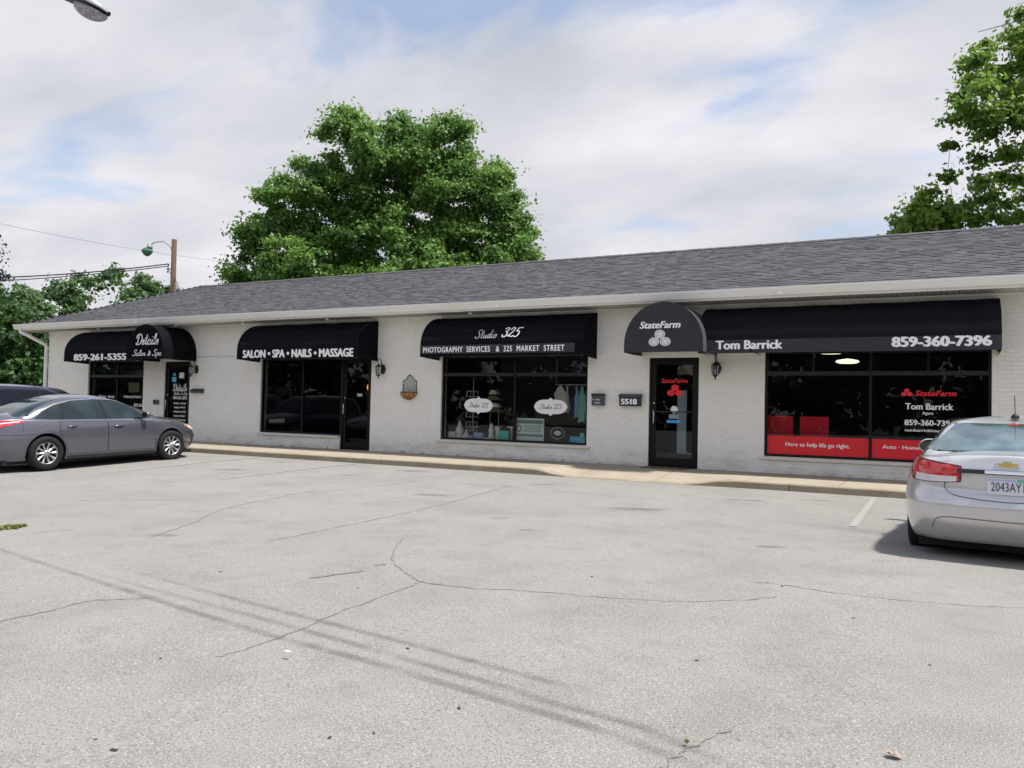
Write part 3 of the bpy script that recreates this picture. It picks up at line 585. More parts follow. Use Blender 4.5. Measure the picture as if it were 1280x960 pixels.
w4 = window(*OPEN[6], [-1.08], 2.09, tmulls=(-2.1, -0.12), label='big office window with a red band along its bottom')
def flat(vf, name, mk, par, y, label=None, kind=None):
    q = MB(); put2d(q, vf, lambda a, b: (a, y, b)); return q.build(name, M[mk], par, label=label)
YG = 0.074; M['plaqueink'] = mat('grey_plaque_ink', (.22, .22, .24), .6)
def dec(par, txt, x, z, w, h, mk='white', shear=0, bold=0.0, y=YG, name='lettering'): return flat(text2d(txt, w, h, x, z, shear, bold), name, mk, par, y)
def decs(par, txt, x, z, w, h, mk='white', y=YG, pen=.07): return flat(script2d(txt, w, h, x, z, pen=pen), 'lettering', mk, par, y)
# window 1
dec(w1, 'Waxing · Facials', -23.68, 1.33, 0.78, 0.09, bold=.02)
dec(w1, 'Professional Product', -22.45, 1.345, 0.82, 0.085, shear=.3, bold=.02); dec(w1, '859-261', -21.95, 1.08, .38, .1, bold=.03)
q = MB(); q.box(-22.25, -21.75, YG+.012, YG+.02, 1.52, 1.82); q.build('poster', M['tan'], w1)
# door 1
decs(d1, 'Details', -20.19, 1.58, 0.60, 0.21, y=.050, pen=.05); decs(d1, 'Salon & Spa', -20.15, 1.47, 0.62, 0.075, y=.050, pen=.055)
dec(d1, '859-261-5355', -20.16, 1.335, 0.58, 0.09, y=.050, bold=.04)
for i, t in enumerate(['Monday  Closed', 'Tuesday  9:30-7:30', 'Wednesday  9:30-7:30', 'Thursday  9:30-8:30', 'Friday  9:30-6:30', 'Saturday  9:00-5:00']):
    dec(d1, t, -20.13+.02*(i % 2), 1.19-.125*i, 0.52-.04*(i % 2), 0.052, y=.050, bold=.045)
q = MB(); q.box(-19.93, -19.73, .049, .0555, 1.96, 2.13); s1 = q.build('sticker', M['pap'], d1)
q = MB(); q.box(-20.24, -20.06, .049, .0555, 1.85, 2.00); q.box(-20.19, -20.09, .049, .0555, 2.03, 2.11); q.build('sticker', M['aqua'], d1)
# door 2 inside glow
q = MB(); q.prism([(-13.10+.16*math.sin(t)**3*.7, 1.72+.012*(13*math.cos(t)-5*math.cos(2*t)-2*math.cos(3*t)-math.cos(4*t))*.8) for t in [i*2*math.pi/24 for i in range(24)]], .42, .46)
q.build('heart_lamp', M['heart'], label='small glowing orange heart lamp hung inside the plain black door', cat='lamp', loc=(-13.1, .44, 1.6))
q = MB(); q.box(-13.26, -13.10, .09, .10, 1.50, 1.58); q.build('notice_card', M['pap'], label='small pale card taped inside the plain black door below the orange glow', cat='card', loc=(-13.18, .095, 1.5))
# window 3 plaques on glass
def plaque_poly(cx, cz, w, h):
    P = []; n = 48
    for i in range(n):
        t = 2*math.pi*i/n; c, s = math.cos(t), math.sin(t)
        r = 1/((abs(c)**3.2+abs(s)**3.2)**(1/3.2)); x = c*r; z = s*r
        if abs(c) > .55: x *= 1-.10*abs(math.sin(2*t))
        zz = z*.78
        if abs(x) < .12: zz = math.copysign(.78+.22*(1-abs(x)/.12), z)
        P.append((cx+x*w/2, cz+zz*h/2))
    return P
for cx, w in ((-9.60, .80), (-7.71, .84)):
    q = MB(); q.prism(plaque_poly(cx, 1.335, w, .42), YG-.008, YG-.003); pl = q.build('window_plaque', M['white'], w3, label='white scalloped plaque on the %s pane of the gift window' % ('left' if cx < -9 else 'right'))
    q = MB(); put2d(q, script2d('Studio 325', w*.66, .11, cx-w*.33, 1.29, pen=.05), lambda a, b: (a, YG-.0095, b)); q.build('plaque_lettering', M['plaqueink'], w3)
# door 4 print
def ovals(mbx, cx, cz, w, h, fn, mi_fill=0, ring=None):
    for (dx, dz) in ((0, .5), (-.52, -.42), (.52, -.42)):
        n = 20; P = [(cx+dx*w/2+math.cos(2*math.pi*i/n)*w*.245, cz+dz*h/2+math.sin(2*math.pi*i/n)*h*.27) for i in range(n)]
        b = len(mbx.v); mbx.v += [fn(*p) for p in P]; mbx.f.append(tuple(range(b, b+n))); mbx.m.append(mi_fill); mbx.sm.append(False)
        if ring is not None:
            for k, (ra, rb) in enumerate(((.80, .70), (.42, .34))):
                for i in range(n):
                    a0, a1 = 2*math.pi*i/n, 2*math.pi*(i+1)/n; C0 = (cx+dx*w/2, cz+dz*h/2)
                    pts = [(C0[0]+math.cos(a)*w*.245*rr*(1 if k == 0 else 1.15), C0[1]+math.sin(a)*h*.27*rr) for a, rr in ((a0, ra), (a1, ra), (a1, rb), (a0, rb))]
                    b = len(mbx.v); mbx.v += [fn(*p, .001) for p in pts]; mbx.f.append((b, b+1, b+2, b+3)); mbx.m.append(ring); mbx.sm.append(False)
Y4 = .05
dec(d4, 'StateFarm', -5.13, 1.89, 0.56, 0.095, 'redtxt', shear=.25, bold=.035, y=Y4)
q = MB(); ovals(q, -4.83, 1.73, .34, .24, lambda a, b, o=0: (a, Y4-o, b)); q.build('emblem', M['redtxt'], d4)
q = MB(); q.box(-5.0, -4.70, Y4, Y4+.006, 1.05, 1.11); q.build('sticker', M['skyb'], d4)
q = MB(); q.box(-4.80, -4.47, .12, .125, 2.07, 2.25); q.build('taped_paper', M['tan'], d4)
q = MB(); q.box(-4.95, -4.74, Y4, Y4+.006, 1.14, 1.23); q.build('sticker', M['pap2'], d4)
q = MB(); q.lathe([(.0, Y4+.004), (.08, Y4+.004), (.08, Y4)], c=(-4.84, 0, 1.33), axis='y', n=18, cap=False); q.build('sticker', M['white'], d4)
q = MB(); q.box(-4.92, -4.72, .55, .60, .14, 1.75, 0); q.box(-4.72, -4.44, .55, .60, .14, .42, 0); q.build('inner_door', mat('blue_grey_inner_door', (.50, .60, .66), .6), bld)
# window 4 print
for (a, b) in ((-2.949, -1.107), (-1.053, .822)):
    q = MB(); q.box(a, b, YG, YG+.004, .502, .86); q.build('red_band', M['red'], w4)
dec(w4, 'Here to help life go right.', -2.60, .665, 1.16, .075, bold=.03, y=YG-.004)
dec(w4, 'Auto · Home · Life · Business', -0.87, .69, 1.35, .065, bold=.03, y=YG-.004)
dec(w4, 'StateFarm', -0.33, 1.675, .66, .10, 'redtxt', shear=.25, bold=.04); q = MB(); ovals(q, -.47, 1.735, .19, .14, lambda a, b, o=0: (a, YG-o, b)); q.build('emblem', M['redtxt'], w4)
dec(w4, 'Tom Barrick', -.49, 1.425, .77, .115, bold=.035); dec(w4, 'Agent', -.215, 1.335, .18, .055, bold=.02)
dec(w4, '859-360-7396', -.50, 1.135, .80, .10, bold=.04); dec(w4, 'tombarrickinsurance.com', -.50, 1.02, .95, .05, bold=.03)
# ---- awnings
PJ = 0.85
def prof(t, p=PJ, zb=2.44, zv=2.69, zt=3.42):   # t 0..1 bottom of valance to wall
    if t < .2: return (-p, zb+(zv-zb)*t/.2)
    a = (t-.2)/.8*math.pi/2; return (-p*math.cos(a), zv+(zt-zv)*math.sin(a))
def awning(name, x0, x1, label, fab='fabric', val=None, ribs=4, p=PJ, zt=3.42, ends=(1, 1)):
    e = empty(name, ((x0+x1)/2, -p/2, 2.44), label, 'awning', None)
    nx = ribs*6; T = [0.2+0.8*i/14 for i in range(15)]; rws = []
    for i in range(nx+1):
        x = x0+(x1-x0)*i/nx; sag = 0.022*abs(math.sin(math.pi*i/6))+.002*math.sin(i*2.1); rws.append([])
        for t in T:
            y, z = prof(t, p, zt=zt); k = min(1, (t-.2)*4)*min(1, (1-t)*5); rws[-1].append((x, y+sag*k*.7, z-sag*k))
    q = MB(); q.grid(rws); q.build('canopy', M[fab], e)
    q = MB(); rws = [[(x0+(x1-x0)*i/nx, -p-.004+.004*math.sin(i*1.3)*j, 2.44+.25*(1-j)+0.0) for j in (0, 1)] for i in range(nx+1)]; q.grid(rws)
    q.grid([[(v[0], v[1]+.006, v[2]) for v in r] for r in rws]); q.build('valance', M[val or fab], e)
    for xx, on in ((x0, ends[0]), (x1, ends[1])):
        if not on: continue
        q = MB(); P = [(xx,)+prof(t, p-.004, zt=zt) for t in [i/16 for i in range(17)]]+[(xx, -.004, zt-.002), (xx, -.004, 2.40)]; q.quad(P)
        q.build('end_panel', M[fab], e)
    q = MB(); q.tube([(x0+.02, -p+.015, 2.445), (x1-.02, -p+.015, 2.445)], .012, 6)
    for k in range(ribs+1):
        x = x0+.02+(x1-x0-.04)*k/ribs; q.tube([(x, prof(t, p-.03, zt=zt-.03)[0], prof(t, p-.03, zt=zt-.03)[1]) for t in [i/10 for i in range(11)]], .01, 5); q.tube([(x, -p+.02, 2.46), (x, -.01, 2.46)], .01, 5)
    q.build('support_frame', M['black'], e)
    for k in range(1, ribs):
        x = x0+(x1-x0)*k/ribs; q = MB(); q.grid([[(xx, prof(t, p+.003, zt=zt+.003)[0], prof(t, p+.003, zt=zt+.003)[1]) for t in [i/18 for i in range(19)]] for xx in (x-.012, x+.012)]); q.build('seam', M[fab], e)
    return e
def dome(e, x0, x1, fab, p=1.12, zb=2.455, zs=2.62, zt=3.45):
    r = (x1-x0)/2; cx = (x0+x1)/2
    arch = [(x0, zb)]+[(cx-r*math.cos(a), zs+(zt-zs)*math.sin(a)) for a in [math.pi*i/28 for i in range(29)]]+[(x1, zb)]
    q = MB(); q.quad([(x, -p, z) for x, z in arch]); q.build('front_panel', M[fab], e)
    q = MB(); q.grid([[(x, y, z-.01*math.sin(math.pi*k/4)*(1 if k in (1, 2, 3) else 0)) for k, y in enumerate((-p, -p*.75, -p*.5, -p*.25, -.004))] for x, z in arch]); q.build('barrel', M[fab], e)
    q = MB(); q.tube([(x+(.012 if x < cx else -.012), -p+.012, z-.008) for x, z in arch], .012, 6); q.tube([(x0+.02, -p+.01, zb+.01), (x1-.02, -p+.01, zb+.01)], .012, 6)
    q.tube([(x0+.01, -p, zb+.01), (x0+.01, -.01, zb+.01)], .012, 6); q.tube([(x1-.01, -p, zb+.01), (x1-.01, -.01, zb+.01)], .012, 6); q.build('support_frame', M['black'], e)
def surf_text(e, vf, p=PJ, zt=3.42, mk='white', name='lettering', off=.012):
    # z above the valance is measured along the curve by height
    def fn(a, b):
        if b <= 2.69: return (a, -p-off, b)
        s = min(1, (b-2.69)/(zt-2.69)); an = math.asin(s); return (a, -p*math.cos(an)-off*math.cos(an), b+off*s)
    q = MB(); put2d(q, vf, fn); q.build(name, M[mk], e)
a1 = awning('shop_awning', -24.10, -20.74, 'leftmost black canvas awning, lettered with a phone number beside an arched doorway hood', ends=(1, 0), ribs=3)
dome(a1, -20.74, -19.16, 'fabric', p=1.15)
surf_text(a1, text2d('859-261-5355', 2.44, .19, -23.58, 2.465, bold=.075))
q = MB(); put2d(q, script2d('Details', .95, .30, -20.32, 2.87, pen=.05), lambda a, b: (a, -1.162, b)); q.build('lettering', M['white'], a1)
q = MB(); put2d(q, script2d('Salon & Spa', 1.22, .17, -20.44, 2.55, pen=.05), lambda a, b: (a, -1.162, b)); q.build('lettering', M['white'], a1)
a2 = awning('shop_awning', -16.62, -12.56, 'black canvas awning with white block letters above the plain black door', ribs=4)
surf_text(a2, text2d('SALON • SPA • NAILS • MASSAGE', 3.72, .20, -16.38, 2.475, bold=.075))
a3 = awning('shop_awning', -10.68, -6.58, 'black canvas awning with slender script lettering above the gift window', val='fabric', ribs=4)
q = MB(); rws = [[(-10.66+3.92*i/10, -PJ-.012, z) for z in (2.50, 2.70)] for i in range(11)]; q.grid(rws); q.build('lettering_strip', M['valance'], a3)
surf_text(a3, text2d('PHOTOGRAPHY  SERVICES   &  325  MARKET  STREET', 3.60, .125, -10.58, 2.535, bold=.045, space=1.15), off=.018)
surf_text(a3, script2d('Studio', .56, .19, -9.20, 2.84, pen=.03), mk='softwhite'); surf_text(a3, script2d('325', .44, .21, -8.52, 2.86, pen=.045), mk='white')
a4 = awning('shop_awning', -4.12, 0.97, 'long charcoal awning with name and phone number over the red-banded office window', 'fabric2', 'valance', ribs=5, zt=3.40, ends=(0, 1))
surf_text(a4, text2d('Tom Barrick', 1.22, .165, -3.76, 2.51, bold=.06)); surf_text(a4, text2d('859-360-7396', 1.49, .17, -0.675, 2.51, bold=.075))
a5 = empty('door_hood', (-4.75, -.6, 2.44), 'charcoal half-round canvas hood with three white ovals above the address box and door', 'awning')
dome(a5, -5.55, -3.95, 'valance', p=1.12)
q = MB(); put2d(q, text2d('StateFarm', .82, .135, -5.22, 2.925, shear=.25, bold=.05), lambda a, b: (a, -1.13, b)); q.build('lettering', M['white'], a5)
q = MB(); ovals(q, -4.81, 2.725, .44, .32, lambda a, b, o=0: (a, -1.13-o*2, b), 0, 1); q.build('emblem', [M['white'], M['valance']], a5)
# ---- lanterns
def lantern(x, z, label):
    e = empty('wall_lantern', (x, 0, z), label, 'lantern', 'black carriage lanterns beside the doors')
    e.scale = (1.22, 1.22, 1.12)
    q = MB(); q.lathe([(.02, -.03), (.055, -.028), (.065, -.008), (.065, -.004)], c=(x, 0, z-.02), axis='y', n=16)
    q.prism([(x+.055*math.cos(t), z-.02+.11*math.sin(t)) for t in [i*math.pi/10 for i in range(20)]], -.02, -.003); q.build('back_plate', M['black'], e)
    yc = -.17; q = MB(); P = [(x, -.02, z-.04), (x, -.05, z+.05), (x, -.08, z+.16), (x, -.13, z+.215), (x, -.19, z+.205), (x, -.205, z+.15), (x, yc, z+.12), (x, yc, z+.09)]
    q.tube(P, .009, 6); q.tube([(x, -.02, z-.08), (x, -.06, z-.12), (x, -.10, z-.10), (x, -.10, z-.06), (x, -.07, z-.055)], .006, 6); q.tube([(x, -.05, z+.06), (x, -.09, z+.05), (x, -.11, z+.08), (x, -.09, z+.11), (x, -.07, z+.095)], .006, 6); q.build('scroll_arm', M['black'], e)
    q = MB(); q.lathe([(.006, z+.095), (.02, z+.08), (.018, z+.07), (.06, z+.045), (.068, z+.03), (.066, z+.024)], c=(x, yc, 0), n=12); q.lathe([(.045, z-.155), (.05, z-.145), (.03, z-.175), (.012, z-.19), (.015, z-.205), (.004, z-.235)], c=(x, yc, 0), n=12); q.build('cap', M['black'], e)
    q = MB()
    for k in range(6):
        t = k*math.pi/3+.3; c, s = math.cos(t), math.sin(t); q.tube([(x+.064*c, yc+.064*s, z+.026), (x+.05*c, yc+.05*s, z-.148)], .005, 5)
    for hh, rr in ((-.04, .061), (-.11, .055)): q.tube([(x+rr*math.cos(t), yc+rr*math.sin(t), z+hh) for t in [i*math.pi/6+.3 for i in range(13)]], .0035, 5)
    q.build('cage', M['black'], e)
    q = MB(); q.lathe([(.055, z+.02), (.044, z-.145)], c=(x, yc, 0), n=12, cap=False); q.build('glass', M['lglass'], e)
    q = MB(); q.lathe([(.012, z-.145), (.012, z-.05), (.006, z-.03), (.001, z-.02)], c=(x, yc, 0), n=8); q.build('candle', M['cream'], e)
lantern(-19.13, 2.24, 'black carriage lantern above the wide dark letter box at the left shop door')
lantern(-12.37, 2.22, 'black carriage lantern between the plain black door and the wire wall basket')
lantern(-3.93, 2.21, 'black carriage lantern between the half-round hood door and the office window')
# ---- mail boxes, number box
e = empty('letter_box', (-19.04, 0, 1.53), 'wide low dark letter box under the lantern by the left shop door', 'mailbox')
q = MB()
q.box(-19.27, -18.81, -.10, -.002, 1.53, 1.60); q.build('body', M['dkgrey'], e)
q = MB(); q.quad([(-19.28, -.11, 1.60), (-18.80, -.11, 1.60), (-18.80, -.002, 1.655), (-19.28, -.002, 1.655)]); q.quad([(-19.28, -.11, 1.60), (-18.80, -.11, 1.60), (-18.80, -.11, 1.585), (-19.28, -.11, 1.585)]); q.quad([(-19.28, -.11, 1.6), (-19.28, -.002, 1.655), (-19.28, -.002, 1.6)]); q.quad([(-18.8, -.11, 1.6), (-18.8, -.002, 1.655), (-18.8, -.002, 1.6)]); q.build('lid', M['black'], e)
e = empty('mail_box', (-6.505, 0, 1.39), 'upright gray metal mail box left of the numbered box', 'mailbox')
q = MB(); q.box(-6.64, -6.37, -.11, -.002, 1.385, 1.60); q.build('body', M['dkgrey'], e)
q = MB(); q.box(-6.65, -6.36, -.125, -.002, 1.601, 1.645); q.build('lid', M['black'], e)
q = MB(); q.box(-6.56, -6.45, -.114, -.111, 1.50, 1.52); q.box(-6.62, -6.60, -.114, -.111, 1.50, 1.53)
for i in range(3): q.box(-6.56+i*.045, -6.54+i*.045, -.114, -.111, 1.42, 1.46)
q.build('slot', M['wire'], e)
e = empty('number_box', (-5.77, 0, 1.385), 'black mail box numbered 5518 beside the hooded door', 'mailbox')
q = MB(); q.box(-6.0, -5.54, -.12, -.002, 1.385, 1.585); q.build('body', M['black'], e)
q = MB(); q.quad([(-6.02, -.14, 1.575), (-5.52, -.14, 1.575), (-5.52, -.10, 1.635), (-6.02, -.10, 1.635)]); q.quad([(-6.02, -.10, 1.635), (-5.52, -.10, 1.635), (-5.52, -.002, 1.65), (-6.02, -.002, 1.65)]); q.quad([(-6.02, -.14, 1.575), (-6.02, -.1, 1.635), (-6.02, -.002, 1.65), (-6.02, -.002, 1.575)]); q.quad([(-5.52, -.14, 1.575), (-5.52, -.1, 1.635), (-5.52, -.002, 1.65), (-5.52, -.002, 1.575)]); q.build('lid', M['dkgrey'], e)
q = MB(); put2d(q, text2d('5518', .34, .115, -5.95, 1.425, bold=.08), lambda a, b: (a, -.124, b)); q.build('numerals', M['white'], e)
q = MB(); q.box(-20.93, -20.71, -.05, -.002, 1.17, 1.30); q.box(-20.90, -20.82, -.055, -.05, 1.19, 1.28, 1); q.build('outlet_cover', [M['dkgrey'], M['black']], label='small gray outlet cover on the white wall left of the leftmost door', cat='outlet', loc=(-20.82, 0, 1.17))
q = MB(); q.tube([(-19.15, -.012, 2.585), (-18.2, -.012, 2.58), (-16.63, -.012, 2.585)], .007, 5); q.build('wall_cable', M['wire'], label='thin cable run along the white wall between the two left awnings', cat='cable', loc=(-17.9, 0, 2.58))
# ---- wire wall basket
e = empty('wall_basket', (-11.54, 0, 1.44), 'black wire wall basket with lattice back and orange coir liner between lantern and gift window', 'wall planter')
q = MB()
def inlat(x, z):
    dx = abs(x+11.54); zt = 2.05-.0*dx
    if z < 1.66: return dx < .19
    top = 1.93 if dx > .12 else 1.93+.13*(1-(dx/.13)**2)
    if dx > .175: top = 1.90
    return dx < .20 and z < top
for s in (-1, 1):
    for k in range(-6, 8):
        pts = [(-11.54+u, 1.74+k*.105+s*u*1.55) for u in [i*.02-.2 for i in range(21)]]; run = []
        for p in pts+[(99, 99)]:
            if inlat(*p) and p[1] > 1.62: run.append((p[0], -.012+.004*s, p[1]))
            else:
                if len(run) > 1: q.tube(run, .0042, 4)
                run = []
q.build('lattice', M['black'], e)
q = MB(); q.tube([(-11.74, -.012, 1.60), (-11.74, -.012, 1.90), (-11.70, -.012, 1.93), (-11.66, -.012, 1.93), (-11.62, -.012, 2.01), (-11.54, -.012, 2.06), (-11.46, -.012, 2.01), (-11.42, -.012, 1.93), (-11.38, -.012, 1.93), (-11.34, -.012, 1.90), (-11.34, -.012, 1.60)], .009, 5)
q.tube([(-11.54+.24*math.cos(t), -.015-.20*math.sin(t), 1.625) for t in [math.pi*i/12 for i in range(13)]], .009, 5)
for k in range(1, 6):
    t = math.pi*k/6; c, s = math.cos(t), math.sin(t); q.tube([(-11.54+.245*c*math.cos(a), -.015-.205*s*math.cos(a), 1.625-.185*math.sin(a)) for a in [i*math.pi/2/6 for i in range(7)]], .006, 4)
q.build('basket_frame', M['black'], e)
q = MB(); q.grid([[(-11.54+.235*math.cos(t)*math.cos(a), -.012-.195*math.sin(t)*math.cos(a), 1.635-.18*math.sin(a)) for a in [i*math.pi/2/7 for i in range(8)]] for t in [math.pi*i/16 for i in range(17)]])
q.quad([(-11.54+.235*math.cos(t), -.012-.195*math.sin(t), 1.62) for t in [math.pi*i/16 for i in range(17)]]); q.build('coir_liner', M['coir'], e)
# ---- door mat
e = empty('door_mat', (-4.85, -.33, .12), 'brown patterned door mat in front of the hooded door', 'mat')
q = MB(); q.box(-5.35, -4.45, -.60, -.05, .121, .134); q.build('mat_base', M['mat'], e)
q = MB()
for i in range(5): q.box(-5.31+i*.18, -5.21+i*.18, -.57, -.45, .1341, .136); q.box(-5.25+i*.18, -5.15+i*.18, -.2, -.08, .1341, .136)
for x in (-5.33, -4.49): q.box(x, x+.02, -.58, -.07, .1342, .1365)
q.build('pattern', M['matpat'], e)
# ---- office interior
def chair(x, label):
    e = empty('waiting_chair', (x, .75, .12), label, 'chair', 'red chairs inside the office window')
    q = MB(); q.box(x-.27, x+.27, .42, .50, .62, 1.25); q.build('backrest', M['chair'], e)
    q = MB(); q.box(x-.27, x+.27, .505, 1.0, .50, .60); q.build('seat', M['chair'], e)
    for sx in (-.24, .24):
        for y in (.46, .95): q = MB(); q.tube([(x+sx, y, .12), (x+sx, y, .50)], .015, 6); q.build('leg', M['black'], e)
chair(-2.79, 'left red chair seen through the office window above the red band'); chair(-2.12, 'right red chair seen through the office window above the red band')
for i, (x, y) in enumerate(((-1.88, 4.38), (-1.91, 1.17))):
    q = MB(); q.lathe([(.02, 2.66), (.24, 2.62), (.27, 2.58), (.20, 2.55), (.02, 2.54)], c=(x, y, 0), n=20); q.build('ceiling_light', M['lightpanel'], label='lit yellowish ceiling fixture in the office, %s of the two' % ('deeper' if i == 0 else 'nearer'), cat='ceiling light', group='lit ceiling fixtures in the office', loc=(x, y, 2.55))
# ---- gift window goods
def good(name, mk, label, cat, loc, build, group=None):
    q = MB(); build(q); q.build(name, M[mk], label=label, cat=cat, group=group, loc=loc)
q = MB(); q.box(-10.55, -6.86, .20, .75, .40, .50); q.build('display_ledge', M['room'], bld)
def bx(x0, x1, z0, z1, y=.28, d=.12): return lambda q: q.box(x0, x1, y, y+d, z0, z1)
def lat(x, prof, y=.34, n=14): return lambda q: q.lathe(prof, c=(x, y, 0), n=n)
good('gift_box', 'cream', 'cream box at the far left of the gift window display', 'box', (-10.5, .3, .5), bx(-10.56, -10.38, .505, .68))
good('buddha_figurine', 'cream', 'tall pointed cream figurine near the left end of the gift window display', 'figurine', (-10.27, .34, .5), lat(-10.27, [(.10, .505), (.12, .53), (.10, .58), (.06, .63), (.11, .68), (.09, .78), (.05, .84), (.045, .90), (.01, .97)]))
good('candle_jar', 'cream', 'small cream jar between the pointed figurine and the wire shelf', 'jar', (-10.08, .34, .5), lat(-10.08, [(.08, .505), (.09, .52), (.09, .62), (.05, .66), (.03, .70), (.01, .76)]))
good('gift_box', 'lilac', 'purple box at the foot of the wire shelf', 'box', (-9.92, .3, .5), bx(-10.0, -9.84, .505, .60, y=.22))
good('striped_box', 'blue', 'pale blue box right of the wire shelf', 'box', (-9.73, .3, .5), bx(-9.83, -9.61, .505, .68))
good('paper_stack', 'cream', 'low white stack of cards in the gift window', 'card stack', (-9.43, .3, .5), bx(-9.56, -9.31, .505, .57, y=.24))
good('angel_figurine', 'white', 'small white figurine above the low card stack in the gift window', 'figurine', (-9.45, .42, .5), lat(-9.45, [(.07, .505), (.08, .58), (.06, .68), (.085, .75), (.04, .80), (.045, .86), (.01, .92)], y=.46))
good('white_vase', 'cream', 'white jug left of the teal card in the gift window', 'jug', (-9.25, .42, .5), lat(-9.25, [(.05, .505), (.06, .60), (.055, .72), (.09, .84), (.07, .845)], y=.42))
good('teal_card', 'teal', 'teal boxed card beside the jug in the gift window', 'card', (-9.02, .3, .5), bx(-9.15, -8.88, .505, .75, y=.26, d=.06))
good('small_stand', 'cream', 'small white T-shaped stand behind the teal card', 'stand', (-8.9, .5, .5), lambda q: (q.box(-9.02, -8.80, .46, .50, .82, .85), q.box(-8.93, -8.89, .46, .50, .505, .82)))
e = empty('info_board', (-8.15, .2, .5), 'large pale green printed sign standing at the middle of the gift window', 'sign')
q = MB(); q.box(-8.60, -7.82, .16, .18, .505, 1.06); q.build('board', M['pap'], e)
q = MB(); q.box(-8.57, -7.85, .156, .159, .94, 1.02); q.box(-8.57, -7.85, .156, .159, .64, .70); q.build('print_band', M['pap2'], e)
q = MB()
for i in range(4): q.box(-8.33, -7.9+.02*(i % 2), .156, .159, .75+i*.04, .765+i*.04)
q.lathe([(.085, .1575), (.085, .156)], c=(-8.46, 0, .82), axis='y', n=18); q.build('print', M['pap2'], e)
q = MB(); q.lathe([(.05, .1555), (.05, .1545)], c=(-8.46, 0, .82), axis='y', n=16); q.build('seal', M['pap'], e); e.location.x -= .09
e = empty('oval_sign', (-7.5, .3, .5), 'round black wire stand sign with pale oval right of the green sign', 'sign')
q = MB(); q.tube([(-7.51+.17*math.cos(t), .26, .74+.13*math.sin(t)) for t in [i*math.pi/12 for i in range(25)]], .009, 5); q.tube([(-7.51, .26, .61), (-7.51, .26, .505)], .008, 5); q.build('ring', M['wire'], e)
q = MB(); q.prism([(-7.51+.09*math.cos(t), .74+.055*math.sin(t)) for t in [i*math.pi/8 for i in range(16)]], .255, .262); q.build('oval', M['pap'], e); e.location.x -= .10
e = empty('goods_basket', (-7, .3, .5), 'turquoise boxed goods at the right end of the gift window', 'box')
q = MB(); q.box(-7.28, -6.92, .22, .45, .505, .68); q.build('carton', M['aqua'], e)
q = MB(); q.box(-7.10, -6.90, .205, .219, .505, .56); q.build('label_strip', M['white'], e)
q = MB(); q.box(-7.05, -6.95, .24, .34, .681, .76); q.build('packet', M['mint'], e)
e = empty('wire_shelf', (-9.75, .6, .5), 'tall pale wire display rack behind the left scalloped plaque', 'rack')
q = MB(); q.tube([(-9.76, .6, .5), (-9.76, .6, 2.0)], .012, 6); q.build('post', M['wire'], e)
for z in (1.55, 1.30, 1.05, .80, .60):
    q = MB(); q.tube([(-9.92, .52, z), (-9.58, .52, z), (-9.60, .52, z+.13), (-9.90, .52, z+.13), (-9.92, .52, z)], .009, 5)
    for k in range(4): q.tube([(-9.90+k*.1, .52, z), (-9.88+k*.1, .52, z+.13)], .006, 4)
    q.tube([(-9.92, .52, z), (-9.92, .68, z), (-9.58, .68, z), (-9.58, .52, z)], .008, 4); q.build('shelf_basket', M['wire'], e)
e.location.x -= .30
e = empty('bird_cage_stand', (-9.0, .8, .5), 'tan pagoda-shaped hanging ornament behind the gift window, right of the left plaque', 'ornament')
for i, (z, w) in enumerate(((1.62, .12), (1.48, .22), (1.30, .20), (1.18, .26))):
    q = MB(); q.prism([(-8.98-w, z), (-8.98+w, z), (-8.98+w*.45, z+.10), (-8.98-w*.45, z+.10)], .75, .95); q.build('tier', M['tan'] if i % 2 else M['cream'], e)
q = MB(); q.tube([(-9.1, .85, 1.2), (-9.1, .85, .51)], .01, 5); q.tube([(-8.86, .85, 1.2), (-8.86, .85, .51)], .01, 5); q.build('post', M['wire'], e); e.location.x -= .62
e0 = empty('clothes_rail', (-7.3, .7, 1.86), 'rail at the upper right of the gift window carrying hung clothes', 'rail')
q = MB(); q.tube([(-7.75, .7, 1.86), (-6.8, .7, 1.86)], .012, 6); q.tube([(-6.82, .7, 1.86), (-6.82, .7, .5)], .012, 6); q.tube([(-7.73, .7, 1.86), (-7.73, .7, 2.9)], .006, 6); q.build('bar', M['wire'], e0); e0.location.x -= .14
for i, (x, w, zb, mk, nm) in enumerate(((-7.62, .16, 1.45, 'cream', 'cream'), (-7.45, .05, 1.2, 'pink', 'pink'), (-7.33, .06, 1.02, 'dcloth', 'navy'), (-7.20, .05, 1.1, 'blue', 'pale blue'), (-7.07, .08, 1.0, 'mint', 'mint green'), (-6.93, .06, 1.1, 'wire', 'gray'))):
    q = MB(); P = []
    for k in range(9):
        z = 1.83-(1.83-zb)*k/8; ww = w*(.35+.65*min(1, k/3))*(1+.1*math.sin(k*2+i)); P.append([(x-ww+2*ww*j/6, .7+.025*math.sin(j*1.9+i+k*.2), z-.02*math.cos(j)) for j in range(7)])
    q.grid(P); q.build('hung_scarf', M[mk], label='%s cloth hanging from the rail in the gift window' % nm, cat='scarf', loc=(x, .7, 1.83)).location.x -= .14
